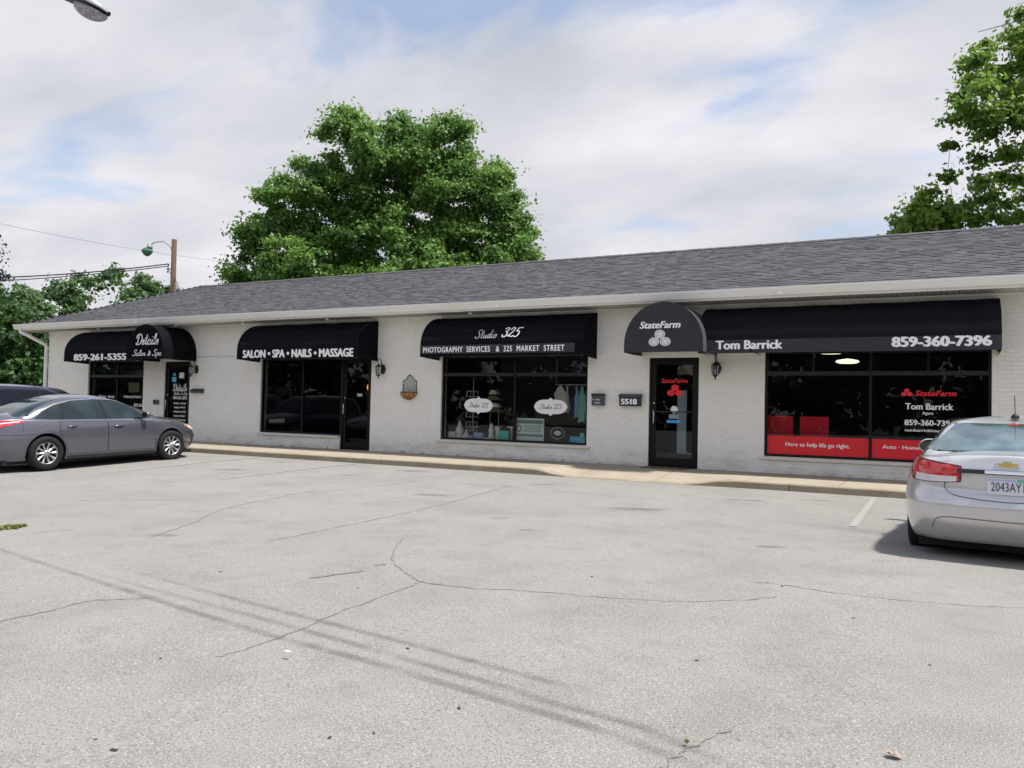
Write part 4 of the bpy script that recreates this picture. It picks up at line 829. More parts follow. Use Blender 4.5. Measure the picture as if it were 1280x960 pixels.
# ---------------------------------------------------------------- cars
def table(pts, sm=0.0):
    xs = np.array([p[0] for p in pts], float); ys = np.array([p[1] for p in pts], float); X = np.linspace(xs[0], xs[-1], 400); Y = np.interp(X, xs, ys)
    if sm > 0:
        k = max(1, int(sm/(X[1]-X[0]))); ker = np.hanning(2*k+3); ker /= ker.sum(); Y = np.convolve(np.pad(Y, k+1, mode='reflect', reflect_type='odd'), ker, 'valid')
    return lambda v: float(np.interp(v, X, Y))
class Shape:   # body or cabin: closed curves stacked in z, superellipse in plan
    def __init__(s, Wf, Lf, Lr, nf, nr, z0, zs): s.Wf, s.Lf, s.Lr, s.nf, s.nr, s.z0, s.zs = Wf, Lf, Lr, nf, nr, z0, zs
    def cen(s, z): return 0.0
    def pol(s, ph, z):
        c, sn = math.cos(ph), math.sin(ph); L = s.Lf(z) if c > 0 else s.Lr(z); n = s.nf if c > 0 else s.nr; w = s.Wf(z)
        r = (abs(c/L)**n+abs(sn/w)**n)**(-1/n); return Vector((r*c+s.cen(z), r*sn, z))
    def nrm(s, ph, z):
        a = s.pol(ph+.01, z)-s.pol(ph-.01, z); b = s.pol(ph, z+.01)-s.pol(ph, z-.01); n = a.cross(b); n.normalize(); return n
    def side(s, x, z, sg=1):
        x -= s.cen(z); L = s.Lf(z) if x > 0 else s.Lr(z); n = s.nf if x > 0 else s.nr; t = min(.9999, abs(x/L)); y = s.Wf(z)*(1-t**n)**(1/n); return math.atan2(sg*y, x)
    def end(s, y, z, rear=True):
        w = s.Wf(z); L = s.Lr(z) if rear else s.Lf(z); n = s.nr if rear else s.nf; t = min(.9999, abs(y/w)); x = L*(1-t**n)**(1/n); return math.atan2(y, -x if rear else x)
    def P(s, ph, z, off): return s.pol(ph, z)+s.nrm(ph, z)*off
class Cabin(Shape):
    def __init__(s, X0, X1, Wh, zb, zt, n=5):
        s.X0, s.X1, s.zb, s.zt, s.Wh = X0, X1, zb, zt, Wh; s.nf = s.nr = n; hh = lambda z: (z-zb)/(zt-zb)
        s.Wf = lambda z: Wh(hh(z)); s.Lf = s.Lr = lambda z: (X1(hh(z))-X0(hh(z)))/2; s.cen = lambda z: (X1(hh(z))+X0(hh(z)))/2
def gridpatch(S, cols, off, depth=0.012):
    """cols: rows of (phi, z); a raised skin with turned edges"""
    q = MB(); T = [[S.P(ph, z, off) for ph, z in r] for r in cols]; Bt = [[S.P(ph, z, off-depth) for ph, z in r] for r in cols]; q.grid(T)
    for A_, B_ in ((T[0], Bt[0]), (T[-1], Bt[-1]), ([r[0] for r in T], [r[0] for r in Bt]), ([r[-1] for r in T], [r[-1] for r in Bt])): q.grid([A_, B_], smooth=False)
    return q
def side_patch(S, xb0, xb1, xt0, xt1, zb, zt, sg, off, nu=14, nv=8):  # corners in x at bottom/top; zb, zt functions of x
    cols = []
    for i in range(nu+1):
        u = i/nu; xb = xb0+(xb1-xb0)*u; xt = xt0+(xt1-xt0)*u; z0 = zb(xb); z1 = zt(xt); r = []
        for j in range(nv+1):
            v = j/nv; x = xb+(xt-xb)*v; z = z0+(z1-z0)*v; r.append((S.side(x, z, sg), z))
        cols.append(r)
    return gridpatch(S, cols, off)
def end_patch(S, yb, yt, zb, zt, rear, off, nu=14, nv=6, wrap=None):   # yb(u), yt(u) -> y ; z functions of u
    cols = []
    for i in range(nu+1):
        u = i/nu; r = []
        for j in range(nv+1):
            v = j/nv; z = zb(u)+(zt(u)-zb(u))*v; y = yb(u)+(yt(u)-yb(u))*v; r.append((S.end(y, z, rear), z))
        cols.append(r)
    return gridpatch(S, cols, off)
def ribbon(S, pts, w, off, q=None):   # pts (phi,z)
    q = q or MB(); rws = []
    V = [S.P(ph, z, off) for ph, z in pts]; Nn = [S.nrm(ph, z) for ph, z in pts]
    for i, p in enumerate(V):
        d = (V[min(i+1, len(V)-1)]-V[max(i-1, 0)]).normalized(); a = d.cross(Nn[i]).normalized(); rws.append([p+a*w, p-a*w])
    q.grid(rws, smooth=False); return q
def dens(pts, n=8):
    out = []
    for a, b in zip(pts, pts[1:]):
        for k in range(n): out.append((a[0]+(b[0]-a[0])*k/n, a[1]+(b[1]-a[1])*k/n))
    return out+[pts[-1]]
def flatbelow(S_):
    return S_
M['tyre'] = mat('tyre_rubber', (0.007, 0.007, 0.008), 0.85, bump=(80, .2, .003)); M['rim'] = mat('silver_wheel', (0.48, 0.48, 0.50), 0.36, metal=.8); M['well'] = mat('wheel_well_black', (0.006, 0.006, 0.006), 0.9)
M['cglassd'] = mat('dark_tinted_car_glass', (0.004, 0.006, 0.012), 0.03, spec=0.35); M['cglass'] = mat('car_glass', (0.008, 0.016, 0.018), 0.02, spec=0.7, noise=[(1.3, (0.035, 0.06, 0.065), .45, .75, 2)]); M['cglass2'] = mat('rear_car_glass', (0.05, 0.085, 0.095), 0.04, spec=0.6, coat=.3, noise=[(2.2, (0.15, 0.21, 0.22), .45, .75, 2)])
M['chrome'] = mat('chrome', (0.8, 0.8, 0.82), 0.12, metal=1); M['lampred'] = mat('red_lamp_lens', (0.55, 0.012, 0.02), 0.12, coat=1, noise=[(18, (0.75, 0.05, 0.05), .45, .6, 2)]); M['lampclr'] = mat('clear_lamp_lens', (0.70, 0.68, 0.70), 0.15, coat=1); M['amber'] = mat('amber_lens', (0.6, 0.18, 0.08), .2, coat=1)
M['lampedge'] = mat('dark_red_lamp_edge', (0.10, 0.005, 0.02), .3); M['blackpl'] = mat('black_plastic', (0.02, 0.02, 0.022), 0.5); M['shut'] = mat('panel_gap', (0.01, 0.01, 0.012), 0.9); M['plate'] = mat('licence_plate', (0.72, 0.74, 0.76), .4); M['plateink'] = mat('plate_ink', (0.03, 0.03, 0.10), .5); M['plategrn'] = mat('plate_teal_print', (0.15, 0.50, 0.42), .5)
def wheel(e, x, y, r, w, out):
    tq = MB(); yo = y; s = out
    tq.lathe([(r*.66, -w*.5*s), (r*.90, -w*.52*s), (r*.985, -w*.40*s), (r, -w*.2*s), (r, w*.2*s), (r*.985, w*.40*s), (r*.90, w*.52*s), (r*.70, w*.5*s), (r*.665, w*.46*s), (r*.66, w*.2*s)], c=(x, yo, r), axis='y', n=36, cap=False)
    t = tq.build('tyre', M['tyre']); t.parent = e
    q = MB(); q.lathe([(r*.655, -w*.3*s), (r*.655, w*.30*s), (r*.64, w*.44*s), (r*.615, w*.45*s), (r*.60, w*.36*s)], c=(x, yo, r), axis='y', n=36, cap=False)
    for k in range(10):
        a = 2*math.pi*k/10; aw = .135 if k % 2 else .155; P = []
        c1, s1_ = math.cos(a), math.sin(a); tx, tz = -s1_, c1
        for rr, hw, yy in ((r*.10, r*.045, .40), (r*.36, r*.052, .34), (r*.615, r*.085, .42)):
            P.append([(x+c1*rr+tx*hw*k2, yo+s*w*(yy-(.06 if abs(k2) == 1 else 0)), r+s1_*rr+tz*hw*k2) for k2 in (-1, 0, 1)])
        q.grid(P, smooth=False)
    q.lathe([(r*.17, w*.33*s), (r*.16, w*.41*s), (r*.06, w*.42*s), (.001, w*.42*s)], c=(x, yo, r), axis='y', n=20, cap=False)
    o = q.build('rim', M['rim']); o.parent = t
    q = MB(); q.lathe([(r*.64, w*.16*s), (.001, w*.16*s)], c=(x, yo, r), axis='y', n=24, cap=False); q.lathe([(r*.38, w*.16*s), (r*.38, w*.24*s), (.001, w*.24*s)], c=(x, yo, r), axis='y', n=24, cap=False)
    o = q.build('brake_disc', M['well']); o.parent = t
def carpart(e, q, name, mk, **kw):
    o = q.build(name, mk if not isinstance(mk, str) else M[mk], **kw); o.parent = e; return o
def make_car(name, label, loc, heading, D):
    """heading: rotation about z so that +x of the car points there"""
    e = empty(name, loc, label, 'car', None, rz=heading, local=True)
    paint = D['paint']
    S = Shape(table(D['W'], .03), table(D['Lf'], .03), table(D['Lr'], .03), D.get('nf', 4.5), D.get('nr', 6), D.get('z0', .2), table(D['zs'], .12))
    SPN = table(D['spine'], .14); hw = S.Wf(.6)
    LF, LR = S.Lf(.6), S.Lr(.6); ring = []
    n1, n2 = 64, 18
    per = [(-LR+(LF+LR)*i/n1, hw) for i in range(n1)]+[(LF, hw-2*hw*i/n2) for i in range(n2)]+[(LF-(LF+LR)*i/n1, -hw) for i in range(n1)]+[(-LR, -hw+2*hw*i/n2) for i in range(n2)]
    phs = [math.atan2(y, x) for x, y in per]
    nv = 18; nt_ = 9; bm = bmesh.new(); G = []
    for ph in phs:
        col = []; p = S.pol(ph, .6); ztop = S.zs(p.x)
        for j in range(nv+1):
            v = j/nv; z = S.z0+(ztop-S.z0)*v; p = S.pol(ph, z); ztop2 = S.zs(p.x); z = S.z0+(ztop2-S.z0)*v; p = S.pol(ph, z)
            k = max(0, (v-.9)/.1); sh = 1-.012*k*k; col.append(bm.verts.new((p.x*(1-.004*k*k), p.y*sh, z)))
        pe = col[-1].co.copy()
        for j in range(1, nt_+1):
            w = j/nt_; g = 1-(1-w)**2.3; x = pe.x*(1-.015*w); y = pe.y*(1-w); col.append(bm.verts.new((x, y, pe.z+(SPN(x)-pe.z)*g)))
        G.append(col)
    for i in range(len(G)):
        a, b = G[i], G[(i+1) % len(G)]
        for j in range(len(a)-1):
            try: bm.faces.new((a[j], b[j], b[j+1], a[j+1]))
            except ValueError: pass
    bm.faces.new([c[0] for c in G])
    bmesh.ops.remove_doubles(bm, verts=bm.verts, dist=.0015); bmesh.ops.dissolve_degenerate(bm, dist=.0005, edges=bm.edges); bmesh.ops.recalc_face_normals(bm, faces=bm.faces)
    for f in bm.faces: f.smooth = True
    me = bpy.data.meshes.new('body'); bm.to_mesh(me); bm.free(); me.materials.append(paint); me.materials.append(M['well'])
    body = bpy.data.objects.new('body', me); COL.objects.link(body); body.parent = e; ORG[body.name] = Vector((0, 0, 0))
    q = MB(); ra = D.get('arch', .375)
    for wx in D['wheels']:
        for s in (-1, 1):
            q.lathe([(ra, s*.50), (ra, s*1.3)], c=(wx, 0, D['r']+.012), axis='y', n=40)
    cme = q.mesh('c', M['well']); bmx = bmesh.new(); bmx.from_mesh(cme); bmesh.ops.recalc_face_normals(bmx, faces=bmx.faces); bmx.to_mesh(cme); bmx.free()
    cut = bpy.data.objects.new('c', cme); COL.objects.link(cut); cut.parent = e
    md = body.modifiers.new('b', 'BOOLEAN'); md.object = cut; md.operation = 'DIFFERENCE'; md.solver = 'EXACT'
    try: md.material_mode = 'TRANSFER'
    except Exception: pass
    bpy.context.view_layer.update(); dg = bpy.context.evaluated_depsgraph_get(); nm = bpy.data.meshes.new_from_object(body.evaluated_get(dg)); body.modifiers.clear(); body.data = nm; nm.name = 'body'; bpy.data.objects.remove(cut)
    for wx in D['wheels']:
        for s in (-1, 1): wheel(e, wx, s*(D['track']-.0), D['r'], D.get('tw', .205), s)
    # arch lips
    for wx in D['wheels']:
        for s in (-1, 1):
            pts = []
            for i in range(25):
                a = math.pi*(-0.03+1.06*i/24); x = wx+math.cos(a)*(ra+.004); z = D['r']+.012+math.sin(a)*(ra+.004)
                if z > S.z0+.01: pts.append((S.side(x, z, s), z))
            carpart(e, ribbon(S, pts, .012, .004), 'arch_lip', paint)
    Cc = Cabin(table(D['x0'], .08), table(D['x1'], .08), table(D['wh'], .08), D['zb'], D['zt'], D.get('cn', 5)); cap = D['crown']
    q = MB(); rws = []; nh = 14
    LFm = (Cc.X1(0.5)-Cc.X0(.5))/2; hw2 = Cc.Wf(D['zb']+.2)
    per = [(-LFm+2*LFm*i/40, hw2) for i in range(40)]+[(LFm, hw2-2*hw2*i/16) for i in range(16)]+[(LFm-2*LFm*i/40, -hw2) for i in range(40)]+[(-LFm, -hw2+2*hw2*i/16) for i in range(17)]
    for (x, y) in per:
        ph = math.atan2(y, x); col = [Cc.pol(ph, D['zb']+(D['zt']-D['zb'])*j/nh) for j in range(nh+1)]; pe = col[-1]; c0 = Cc.cen(D['zt'])
        for j in range(1, 9):
            w = j/8; col.append(Vector((c0+(pe.x-c0)*(1-w), pe.y*(1-w), pe.z+cap*(1-(1-w)**2.2))))
        rws.append(col)
    q.grid(rws); carpart(e, q, 'roof', paint, fix=True)
    z_at = lambda h: D['zb']+(D['zt']-D['zb'])*h
    # windscreen and rear window
    for rear in (False, True):
        h0, h1 = D['rg'] if rear else (.14, .97); wb, wt_ = (.93, .86)
        fb = lambda u: Cc.Wf(z_at(h0))*wb*(2*u-1); ft = lambda u: Cc.Wf(z_at(h1))*wt_*(2*u-1)
        q = end_patch(Cc, fb, ft, lambda u: z_at(h0)+(.02*(2*u-1)**2 if not rear else 0), lambda u: z_at(h1)-.008*(2*u-1)**2, rear, .004, 20, 10)
        g = carpart(e, q, 'rear_window' if rear else 'windscreen', D.get('rgmat', 'cglass') if rear else D.get('glassm', 'cglass'))
        border = [(Cc.end(fb(u), z_at(h0), rear), z_at(h0)) for u in [i/12 for i in range(13)]]+[(Cc.end(ft(1-u), z_at(h1)-.002, rear), z_at(h1)-.002) for u in [i/12 for i in range(13)]]
        b2 = ribbon(Cc, border+[border[0]], .012, .0045); o = b2.build('window_seal', M['shut']); o.parent = g
    for s in (-1, 1):
        gl = D['glass']; carpart(e, side_patch(Cc, gl[0][1], gl[-1][2], gl[0][3], gl[-1][4], D['dlob'], D['dlot'], s, .002, 30, 10), 'pillar_trim', 'shut')
        for (nm_, a, b, c, d) in D['glass']:
            q = side_patch(Cc, a, b, c, d, D['dlob'], D['dlot'], s, .004, 12, 8); carpart(e, q, 'side_window', D.get('glassm', 'cglass'))
        x_a, x_b = D['dlo']; pt_ = [(Cc.side(x, D['dlot'](x)+.008, s), D['dlot'](x)+.008) for x in [x_a+(x_b-x_a)*i/40 for i in range(41)]]
        carpart(e, ribbon(Cc, pt_, .008, .006), 'window_trim', D.get('trim', 'chrome'))
        pb = [(Cc.side(x, D['dlob'](x)-.006, s), D['dlob'](x)-.006) for x in [x_a+(x_b-x_a)*i/20 for i in range(21)]]
        carpart(e, ribbon(Cc, pb, .008, .006), 'window_trim', D.get('trim', 'chrome'))
        # doors
        for (xb0, xb1, xt0, xt1) in D['doors']:
            zt_ = lambda x: S.zs(x)-.035; zb_ = lambda x: .30
            nu, nv_ = 16, 10; cols = []
            for i in range(nu+1):
                u = i/nu; r_ = []
                for j in range(nv_+1):
                    v = j/nv_; x = (xb0+(xb1-xb0)*u)*(1-v)+(xt0+(xt1-xt0)*u)*v
                    for wx in D['wheels']:   # keep clear of the wheel arch
                        z_ = .30+(zt_(x)-.30)*v; dd = math.hypot(x-wx, z_-D['r'])
                        if dd < ra+.03 and abs(x-wx) > .02: x = wx+math.copysign(math.sqrt(max(0, (ra+.03)**2-(z_-D['r'])**2)), x-wx)
                    z_ = .30+(zt_(x)-.30)*v; r_.append((S.side(x, z_, s), z_))
                cols.append(r_)
            dd_ = carpart(e, gridpatch(S, cols, .0045), 'door', paint)
            per_ = [cols[i][0] for i in range(nu+1)]+cols[-1][1:]+[cols[i][-1] for i in range(nu-1, -1, -1)]+cols[0][::-1][1:]
            o = ribbon(S, per_, .0075, .0025).build('door_gap', M['shut']); o.parent = dd_
            hx = xt0+.13; hz = zt_(hx)-.10; q = MB(); P_ = [S.P(S.side(hx+.21*i/6, hz+.01*i/6, s), hz+.01*i/6, .012+.022*math.sin(math.pi*i/6)) for i in range(7)]; q.tube(P_, .012, 8); o = q.build('handle', paint); o.parent = dd_
            q = ribbon(S, [(S.side(hx+.06+.10*i/3, hz-.004, s), hz-.004) for i in range(4)], .022, .0055); o = q.build('handle_recess', M['shut']); o.parent = dd_
            # pressed crease
            pz = [(S.side(xt0+.02+(xt1-xt0-.04)*i/12, hz-.04, s), hz-.04) for i in range(13)]
        # sill
        xa, xb = D['wheels'][1]+ra+.02, D['wheels'][0]-ra-.02
        carpart(e, ribbon(S, [(S.side(xa+(xb-xa)*i/12, .225, s), .225) for i in range(13)], .035, .006), 'sill_trim', 'blackpl')
        # mirror
        mx, mz = D['mirror']; yb = Cc.pol(Cc.side(mx, mz+.02, s), mz+.02).y; q = MB(); ms = D.get('ms', 1.0); q.tube([(mx, yb-s*.01, mz-.01), (mx-.01, yb+s*.09, mz+.0)], [.028, .022], 8)
        q.grid([[(mx-.02+.085*math.cos(t)*(.85 if math.cos(t) > 0 else .55), yb+s*(.17+.095*ms*math.sin(t)*math.cos(a)), mz+.045+.07*ms*math.sin(a)) if abs(math.cos(a)) > 1e-6 else (mx-.02, yb+s*.17, mz+.045+.07*math.sin(a)) for a in [-math.pi/2+math.pi*i/8 for i in range(9)]] for t in [2*math.pi*i/16 for i in range(17)]])
        mo = carpart(e, q, 'mirror', paint); q = MB(); q.prism([(0, 0), (1, 0), (1, 1)], 0, 1) if 0 else q.quad([(mx-.074, yb+s*(.17+.085*ms*math.cos(t_)), mz+.045+.058*ms*math.sin(t_)) for t_ in [i_*math.pi/8 for i_ in range(16)]]); o = q.build('mirror_glass', M['cglass']); o.parent = mo
    D.get('extra', lambda *a: None)(e, S, Cc, SPN)
    # underbody shade
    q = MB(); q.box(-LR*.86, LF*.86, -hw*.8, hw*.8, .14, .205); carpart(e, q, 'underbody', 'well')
    return e
def zinterp(pts): return table(pts, .05)
# --- gray sedan
def sedan_extra(e, S, Cc, SPN):
    for s in (-1, 1):
        # tail lamp, wraps from the side on to the tail
        cols = []
        a0 = S.side(-1.80, .93, s); a1 = S.end(s*.42, .93)
        for i in range(15):
            u = i/14; ph = a0+((a1 if a1*s > 0 else a1)-a0)*u; zt = .985-.02*u if u > .12 else .955+.25*u; zb = .93-.13*min(1, u*1.6)
            cols.append([(ph, zb+(zt-zb)*j/4) for j in range(5)])
        t = carpart(e, gridpatch(S, cols, .006), 'tail_light', 'lampred')
        c2 = [[(ph, z*.0+(r[0][1]*.45+r[-1][1]*.55)+dz) for (ph, _), dz in zip(r[:3], (-.012, 0, .012))] for r in cols[1:-1]]; o = gridpatch(S, c2, .009, .004).build('clear_strip', M['lampclr']); o.parent = t
        cols = []
        a0 = S.side(1.82, .78, s); a1 = S.end(s*.50, .70, False)
        for i in range(13):
            u = i/12; ph = a0+(a1-a0)*u; zt = .80-.09*u if u > .15 else .755+.3*u; zb = .735-.10*min(1, u*1.5); cols.append([(ph, zb+(zt-zb)*j/4) for j in range(5)])
        h = carpart(e, gridpatch(S, cols, .006), 'headlight', 'lampclr'); o = gridpatch(S, [[(p, z) for p, z in r] for r in cols[:4]], .008, .004).build('side_marker', M['amber']); o.parent = h
        carpart(e, ribbon(S, [(S.side(-1.80+.0*i, .76+.2*i/8, s), .76+.2*i/8) for i in range(9)], .003, .002), 'panel_line', 'shut')
        carpart(e, ribbon(S, [(S.side(-2.42+.9*i/10, .70, s), .70) for i in range(11)], .004, .002), 'panel_line', 'shut')
        carpart(e, ribbon(S, [(S.side(1.78+.3*i/8, .60+.0*i, s), .60) for i in range(9)], .004, .002), 'panel_line', 'shut')
    q = end_patch(S, lambda u: -.62+1.24*u, lambda u: -.7+1.4*u, lambda u: .28, lambda u: .55, False, .006); carpart(e, q, 'grille', 'blackpl')
    q = end_patch(S, lambda u: -.55+1.1*u, lambda u: -.55+1.1*u, lambda u: .21, lambda u: .36, True, .006); carpart(e, q, 'bumper_insert', 'blackpl')
P_SED = mat('gray_mica_paint', (0.118, 0.116, 0.145), 0.26, metal=.55, coat=1.0, noise=[(900, (0.18, 0.178, 0.21), .5, .7, 1)])
sed_top = zinterp([(-1.72, .985), (-1.45, 1.12), (-1.15, 1.255), (-.8, 1.335), (-.3, 1.365), (.1, 1.345), (.4, 1.275), (.7, 1.13), (.98, .975)]); sed_bot = zinterp([(-1.8, .985), (-1.2, .965), (0, .945), (1.05, .925)])
sedan = dict(paint=P_SED, r=.33, track=.80, wheels=(1.39, -1.385), arch=.385, z0=.2,
 W=[(.15, .855), (.28, .885), (.45, .905), (.62, .91), (.72, .905), (.85, .885), (.95, .85), (1.1, .80)],
 Lf=[(.2, 2.20), (.35, 2.32), (.55, 2.36), (.68, 2.30), (.8, 2.16), (.95, 2.0)], Lr=[(.2, 2.34), (.4, 2.46), (.62, 2.48), (.78, 2.42), (.95, 2.40), (1.1, 2.36)], nf=3.4, nr=4.6,
 zs=[(-2.5, .985), (-1.9, 1.005), (-1, .965), (0, .945), (1.0, .915), (1.6, .86), (2.1, .765), (2.4, .68)], spine=[(-2.5, 1.03), (-2.2, 1.09), (-1.7, 1.13), (-1, 1.1), (.6, 1.05), (1.05, 1.03), (1.6, .955), (2.1, .83), (2.4, .70)],
 zb=.91, zt=1.385, crown=.085, x0=[(0, -2.12), (.3, -1.92), (.6, -1.62), (.85, -1.28), (1, -.98)], x1=[(0, 1.32), (.35, .98), (.65, .64), (.85, .38), (1, .10)], wh=[(0, .84), (.3, .79), (.6, .72), (.85, .655), (1, .59)], cn=6, rg=(.30, .97),
 glass=[('f', .87, -.10, .45, -.16), ('r', -.18, -1.02, -.22, -1.0), ('q', -1.06, -1.62, -1.04, -1.40)], dlo=(-1.70, .95), dlob=lambda x: sed_bot(x)+.004, dlot=sed_top,
 doors=[(-.13, .98, -.12, .93), (-1.12, -.15, -1.12, -.14)], mirror=(.72, .985), extra=sedan_extra)
make_car('parked_car', 'dark gray sedan parked nose-in with its right side showing, nearest car on the left', (-16.02, -5.42, -.085), R(90-2.5), sedan)
for o in list(COL.objects):
    if o.name == 'parked_car': o.rotation_euler = (0, R(-1.6), R(87.5))
# --- silver compact
def silver_extra(e, S, Cc, SPN):
    for s in (-1, 1):
        cols = []; zc = .86
        a_out = S.side(-1.93, zc, s); a_in = S.end(s*.36, zc); a_out = a_out if s > 0 else a_out
        def up(a): return a % (2*math.pi)
        A0, A1 = up(a_out), up(a_in)
        for i in range(19):
            u = i/18; ph = A0+(A1-A0)*u; zt = 1.0-.075*u; zb = .79-.015*math.sin(u*3.1) if u > .12 else .90-.9*u; cols.append([(ph, zb+(zt-zb)*j/6) for j in range(7)])
        t = carpart(e, gridpatch(S, cols, .010, .02), 'tail_light', 'lampred')
        o = gridpatch(S, [[(ph, z0_+(z1_-z0_)*j/3) for j in range(4)] for (ph, z0_), (_, z1_) in [(r[0], r[2]) for r in cols[4:-1]]], .014, .006).build('clear_lens', M['lampclr']); o.parent = t
        edge = [r[0] for r in cols]+cols[-1][1:]+[r[-1] for r in cols[::-1]]+cols[0][::-1][1:]; o = ribbon(S, edge, .007, .0125).build('lamp_seal', M['lampedge']); o.parent = t
        for cu, cz in ((.38, .905), (.80, .885)):
            q = MB(); ph = A0+(A1-A0)*cu; c0 = S.P(ph, cz, .012); nn = S.nrm(ph, cz); a = Vector((0, 0, 1)); b = nn.cross(a).normalized()
            q.grid([[c0+nn*.012*(1-k/4)**.5+(a*math.sin(t2)+b*math.cos(t2))*(.058*k/4) for t2 in [2*math.pi*i/20 for i in range(21)]] for k in range(5)]); o = q.build('lamp_bowl', M['lampred']); o.parent = t
        pts = [(up(S.end(s*yy, zz_)), zz_) for yy, zz_ in dens([(.37, .79), (.44, .785), (.485, .765), (.487, .73), (.46, .69), (.42, .665), (.36, .65), (.2, .632), (.0, .625)], 4)]; carpart(e, ribbon(S, pts, .0028, .003), 'boot_gap', 'shut')
        pts = [(up(S.end(s*yy, zz_)), zz_) for yy, zz_ in dens([(.585, .34), (.575, .39), (.55, .43), (.50, .452), (.42, .458), (.0, .447)], 4)]; carpart(e, ribbon(S, pts, .0028, .003), 'bumper_crease', 'dkgrey')
        # headlight
        cols = []
        a0 = S.side(1.6, .74, s); a1 = S.end(s*.50, .68, False)
        for i in range(13):
            u = i/12; ph = a0+(a1-a0)*u; cols.append([(ph, .66-.04*u+(.14-.02*u)*j/4) for j in range(5)])
        carpart(e, gridpatch(S, cols, .006), 'headlight', 'lampclr')
    # chrome/black bar, plate, emblem
    q = end_patch(S, lambda u: -.385+.77*u, lambda u: -.39+.78*u, lambda u: .868, lambda u: .905, True, .012); carpart(e, q, 'boot_bar', 'blackpl')
    q = end_patch(S, lambda u: -.17+.34*u, lambda u: -.17+.34*u, lambda u: .872, lambda u: .900, True, .028); carpart(e, q, 'chrome_grip', 'chrome')
    q = end_patch(S, lambda u: -.27+.54*u, lambda u: -.25+.50*u, lambda u: .675, lambda u: .860, True, .003); carpart(e, q, 'plate_recess', D_SIL)
    X = -S.Lr(.77)-.018
    def bk(a, b, o=0): return (X-o-(b-.77)*.02, -a, b)
    q = MB(); q.box(X, X+.006, -.153, .153, .690, .838); p = carpart(e, q, 'licence_plate', 'plate')
    q = MB(); q.box(X-.003, X-.0005, -.148, -.07, .806, .834); o = q.build('plate_print', M['plategrn']); o.parent = p
    q = MB(); q.box(X-.003, X-.0005, -.06, .148, .812, .830); o = q.build('plate_print', M['lilac']); o.parent = p
    q = MB(); put2d(q, text2d('2043AY1', .245, .08, -.1225, .722, bold=.0), lambda a, b: (X-.004, -a, b)); o = q.build('plate_characters', M['plateink']); o.parent = p
    X2 = -S.Lr(.97)-.012; q = MB(); bt = [(-.085, -.018), (-.035, -.018), (-.03, -.036), (.035, -.036), (.04, -.018), (.095, -.018), (.085, .018), (.035, .018), (.03, .036), (-.035, .036), (-.04, .018), (-.095, .018)]
    def bow(sc_, dx, mk_):
        q = MB(); P_ = [(a*sc_, b*sc_+.958) for a, b in bt]; b0 = len(q.v); n = len(P_); q.v += [(X2-dx, -a, b) for a, b in P_]+[(X2+.02, -a, b) for a, b in P_]; q.f.append(tuple(range(n))); q.m.append(0); q.sm.append(False)
        for i in range(n): q.f.append((i, (i+1) % n, n+(i+1) % n, n+i)); q.m.append(0); q.sm.append(False)
        return q
    em = carpart(e, bow(.98, .0, None), 'emblem', 'chrome'); o = bow(.80, .004, None).build('emblem_face', M['gold']); o.parent = em
    q = MB(); put2d(q, text2d('CRUZE', .12, .02, -.56, .985), lambda a, b: tuple(S.P(S.end(-a, b), b, .005))); carpart(e, q, 'badge', 'steel')
    # boot lid edge line across the back under the glass, and roof antenna
    zt = Cc.zt+.055; q = MB(); q.lathe([(.035, zt-.02), (.04, zt), (.022, zt+.03), (.008, zt+.035)], c=(-.86, 0, 0), n=14); a_ = carpart(e, q, 'antenna', 'blackpl')
    q = MB(); q.tube([(-.86, 0, zt+.03), (-1.0, 0, zt+.22)], .004, 6); o = q.build('mast', M['blackpl']); o.parent = a_
    g = end_patch(Cc, lambda u: -.05+.10*u, lambda u: -.05+.1*u, lambda u: Cc.zt-.035, lambda u: Cc.zt-.02, True, .008); carpart(e, g, 'brake_light', 'lampred')
    # parcel shelf paper seen through the glass
    zc0, zc1 = Cc.zb+.22*(Cc.zt-Cc.zb), Cc.zb+.92*(Cc.zt-Cc.zb)
D_SIL = mat('silver_paint', (0.60, 0.595, 0.60), 0.28, metal=.5, coat=1.0, noise=[(900, (0.68, 0.675, 0.68), .5, .7, 1)])
s_top = zinterp([(-1.62, 1.0), (-1.4, 1.15), (-1.0, 1.29), (-.5, 1.34), (.1, 1.33), (.4, 1.25), (.7, 1.1), (1.0, .95)])
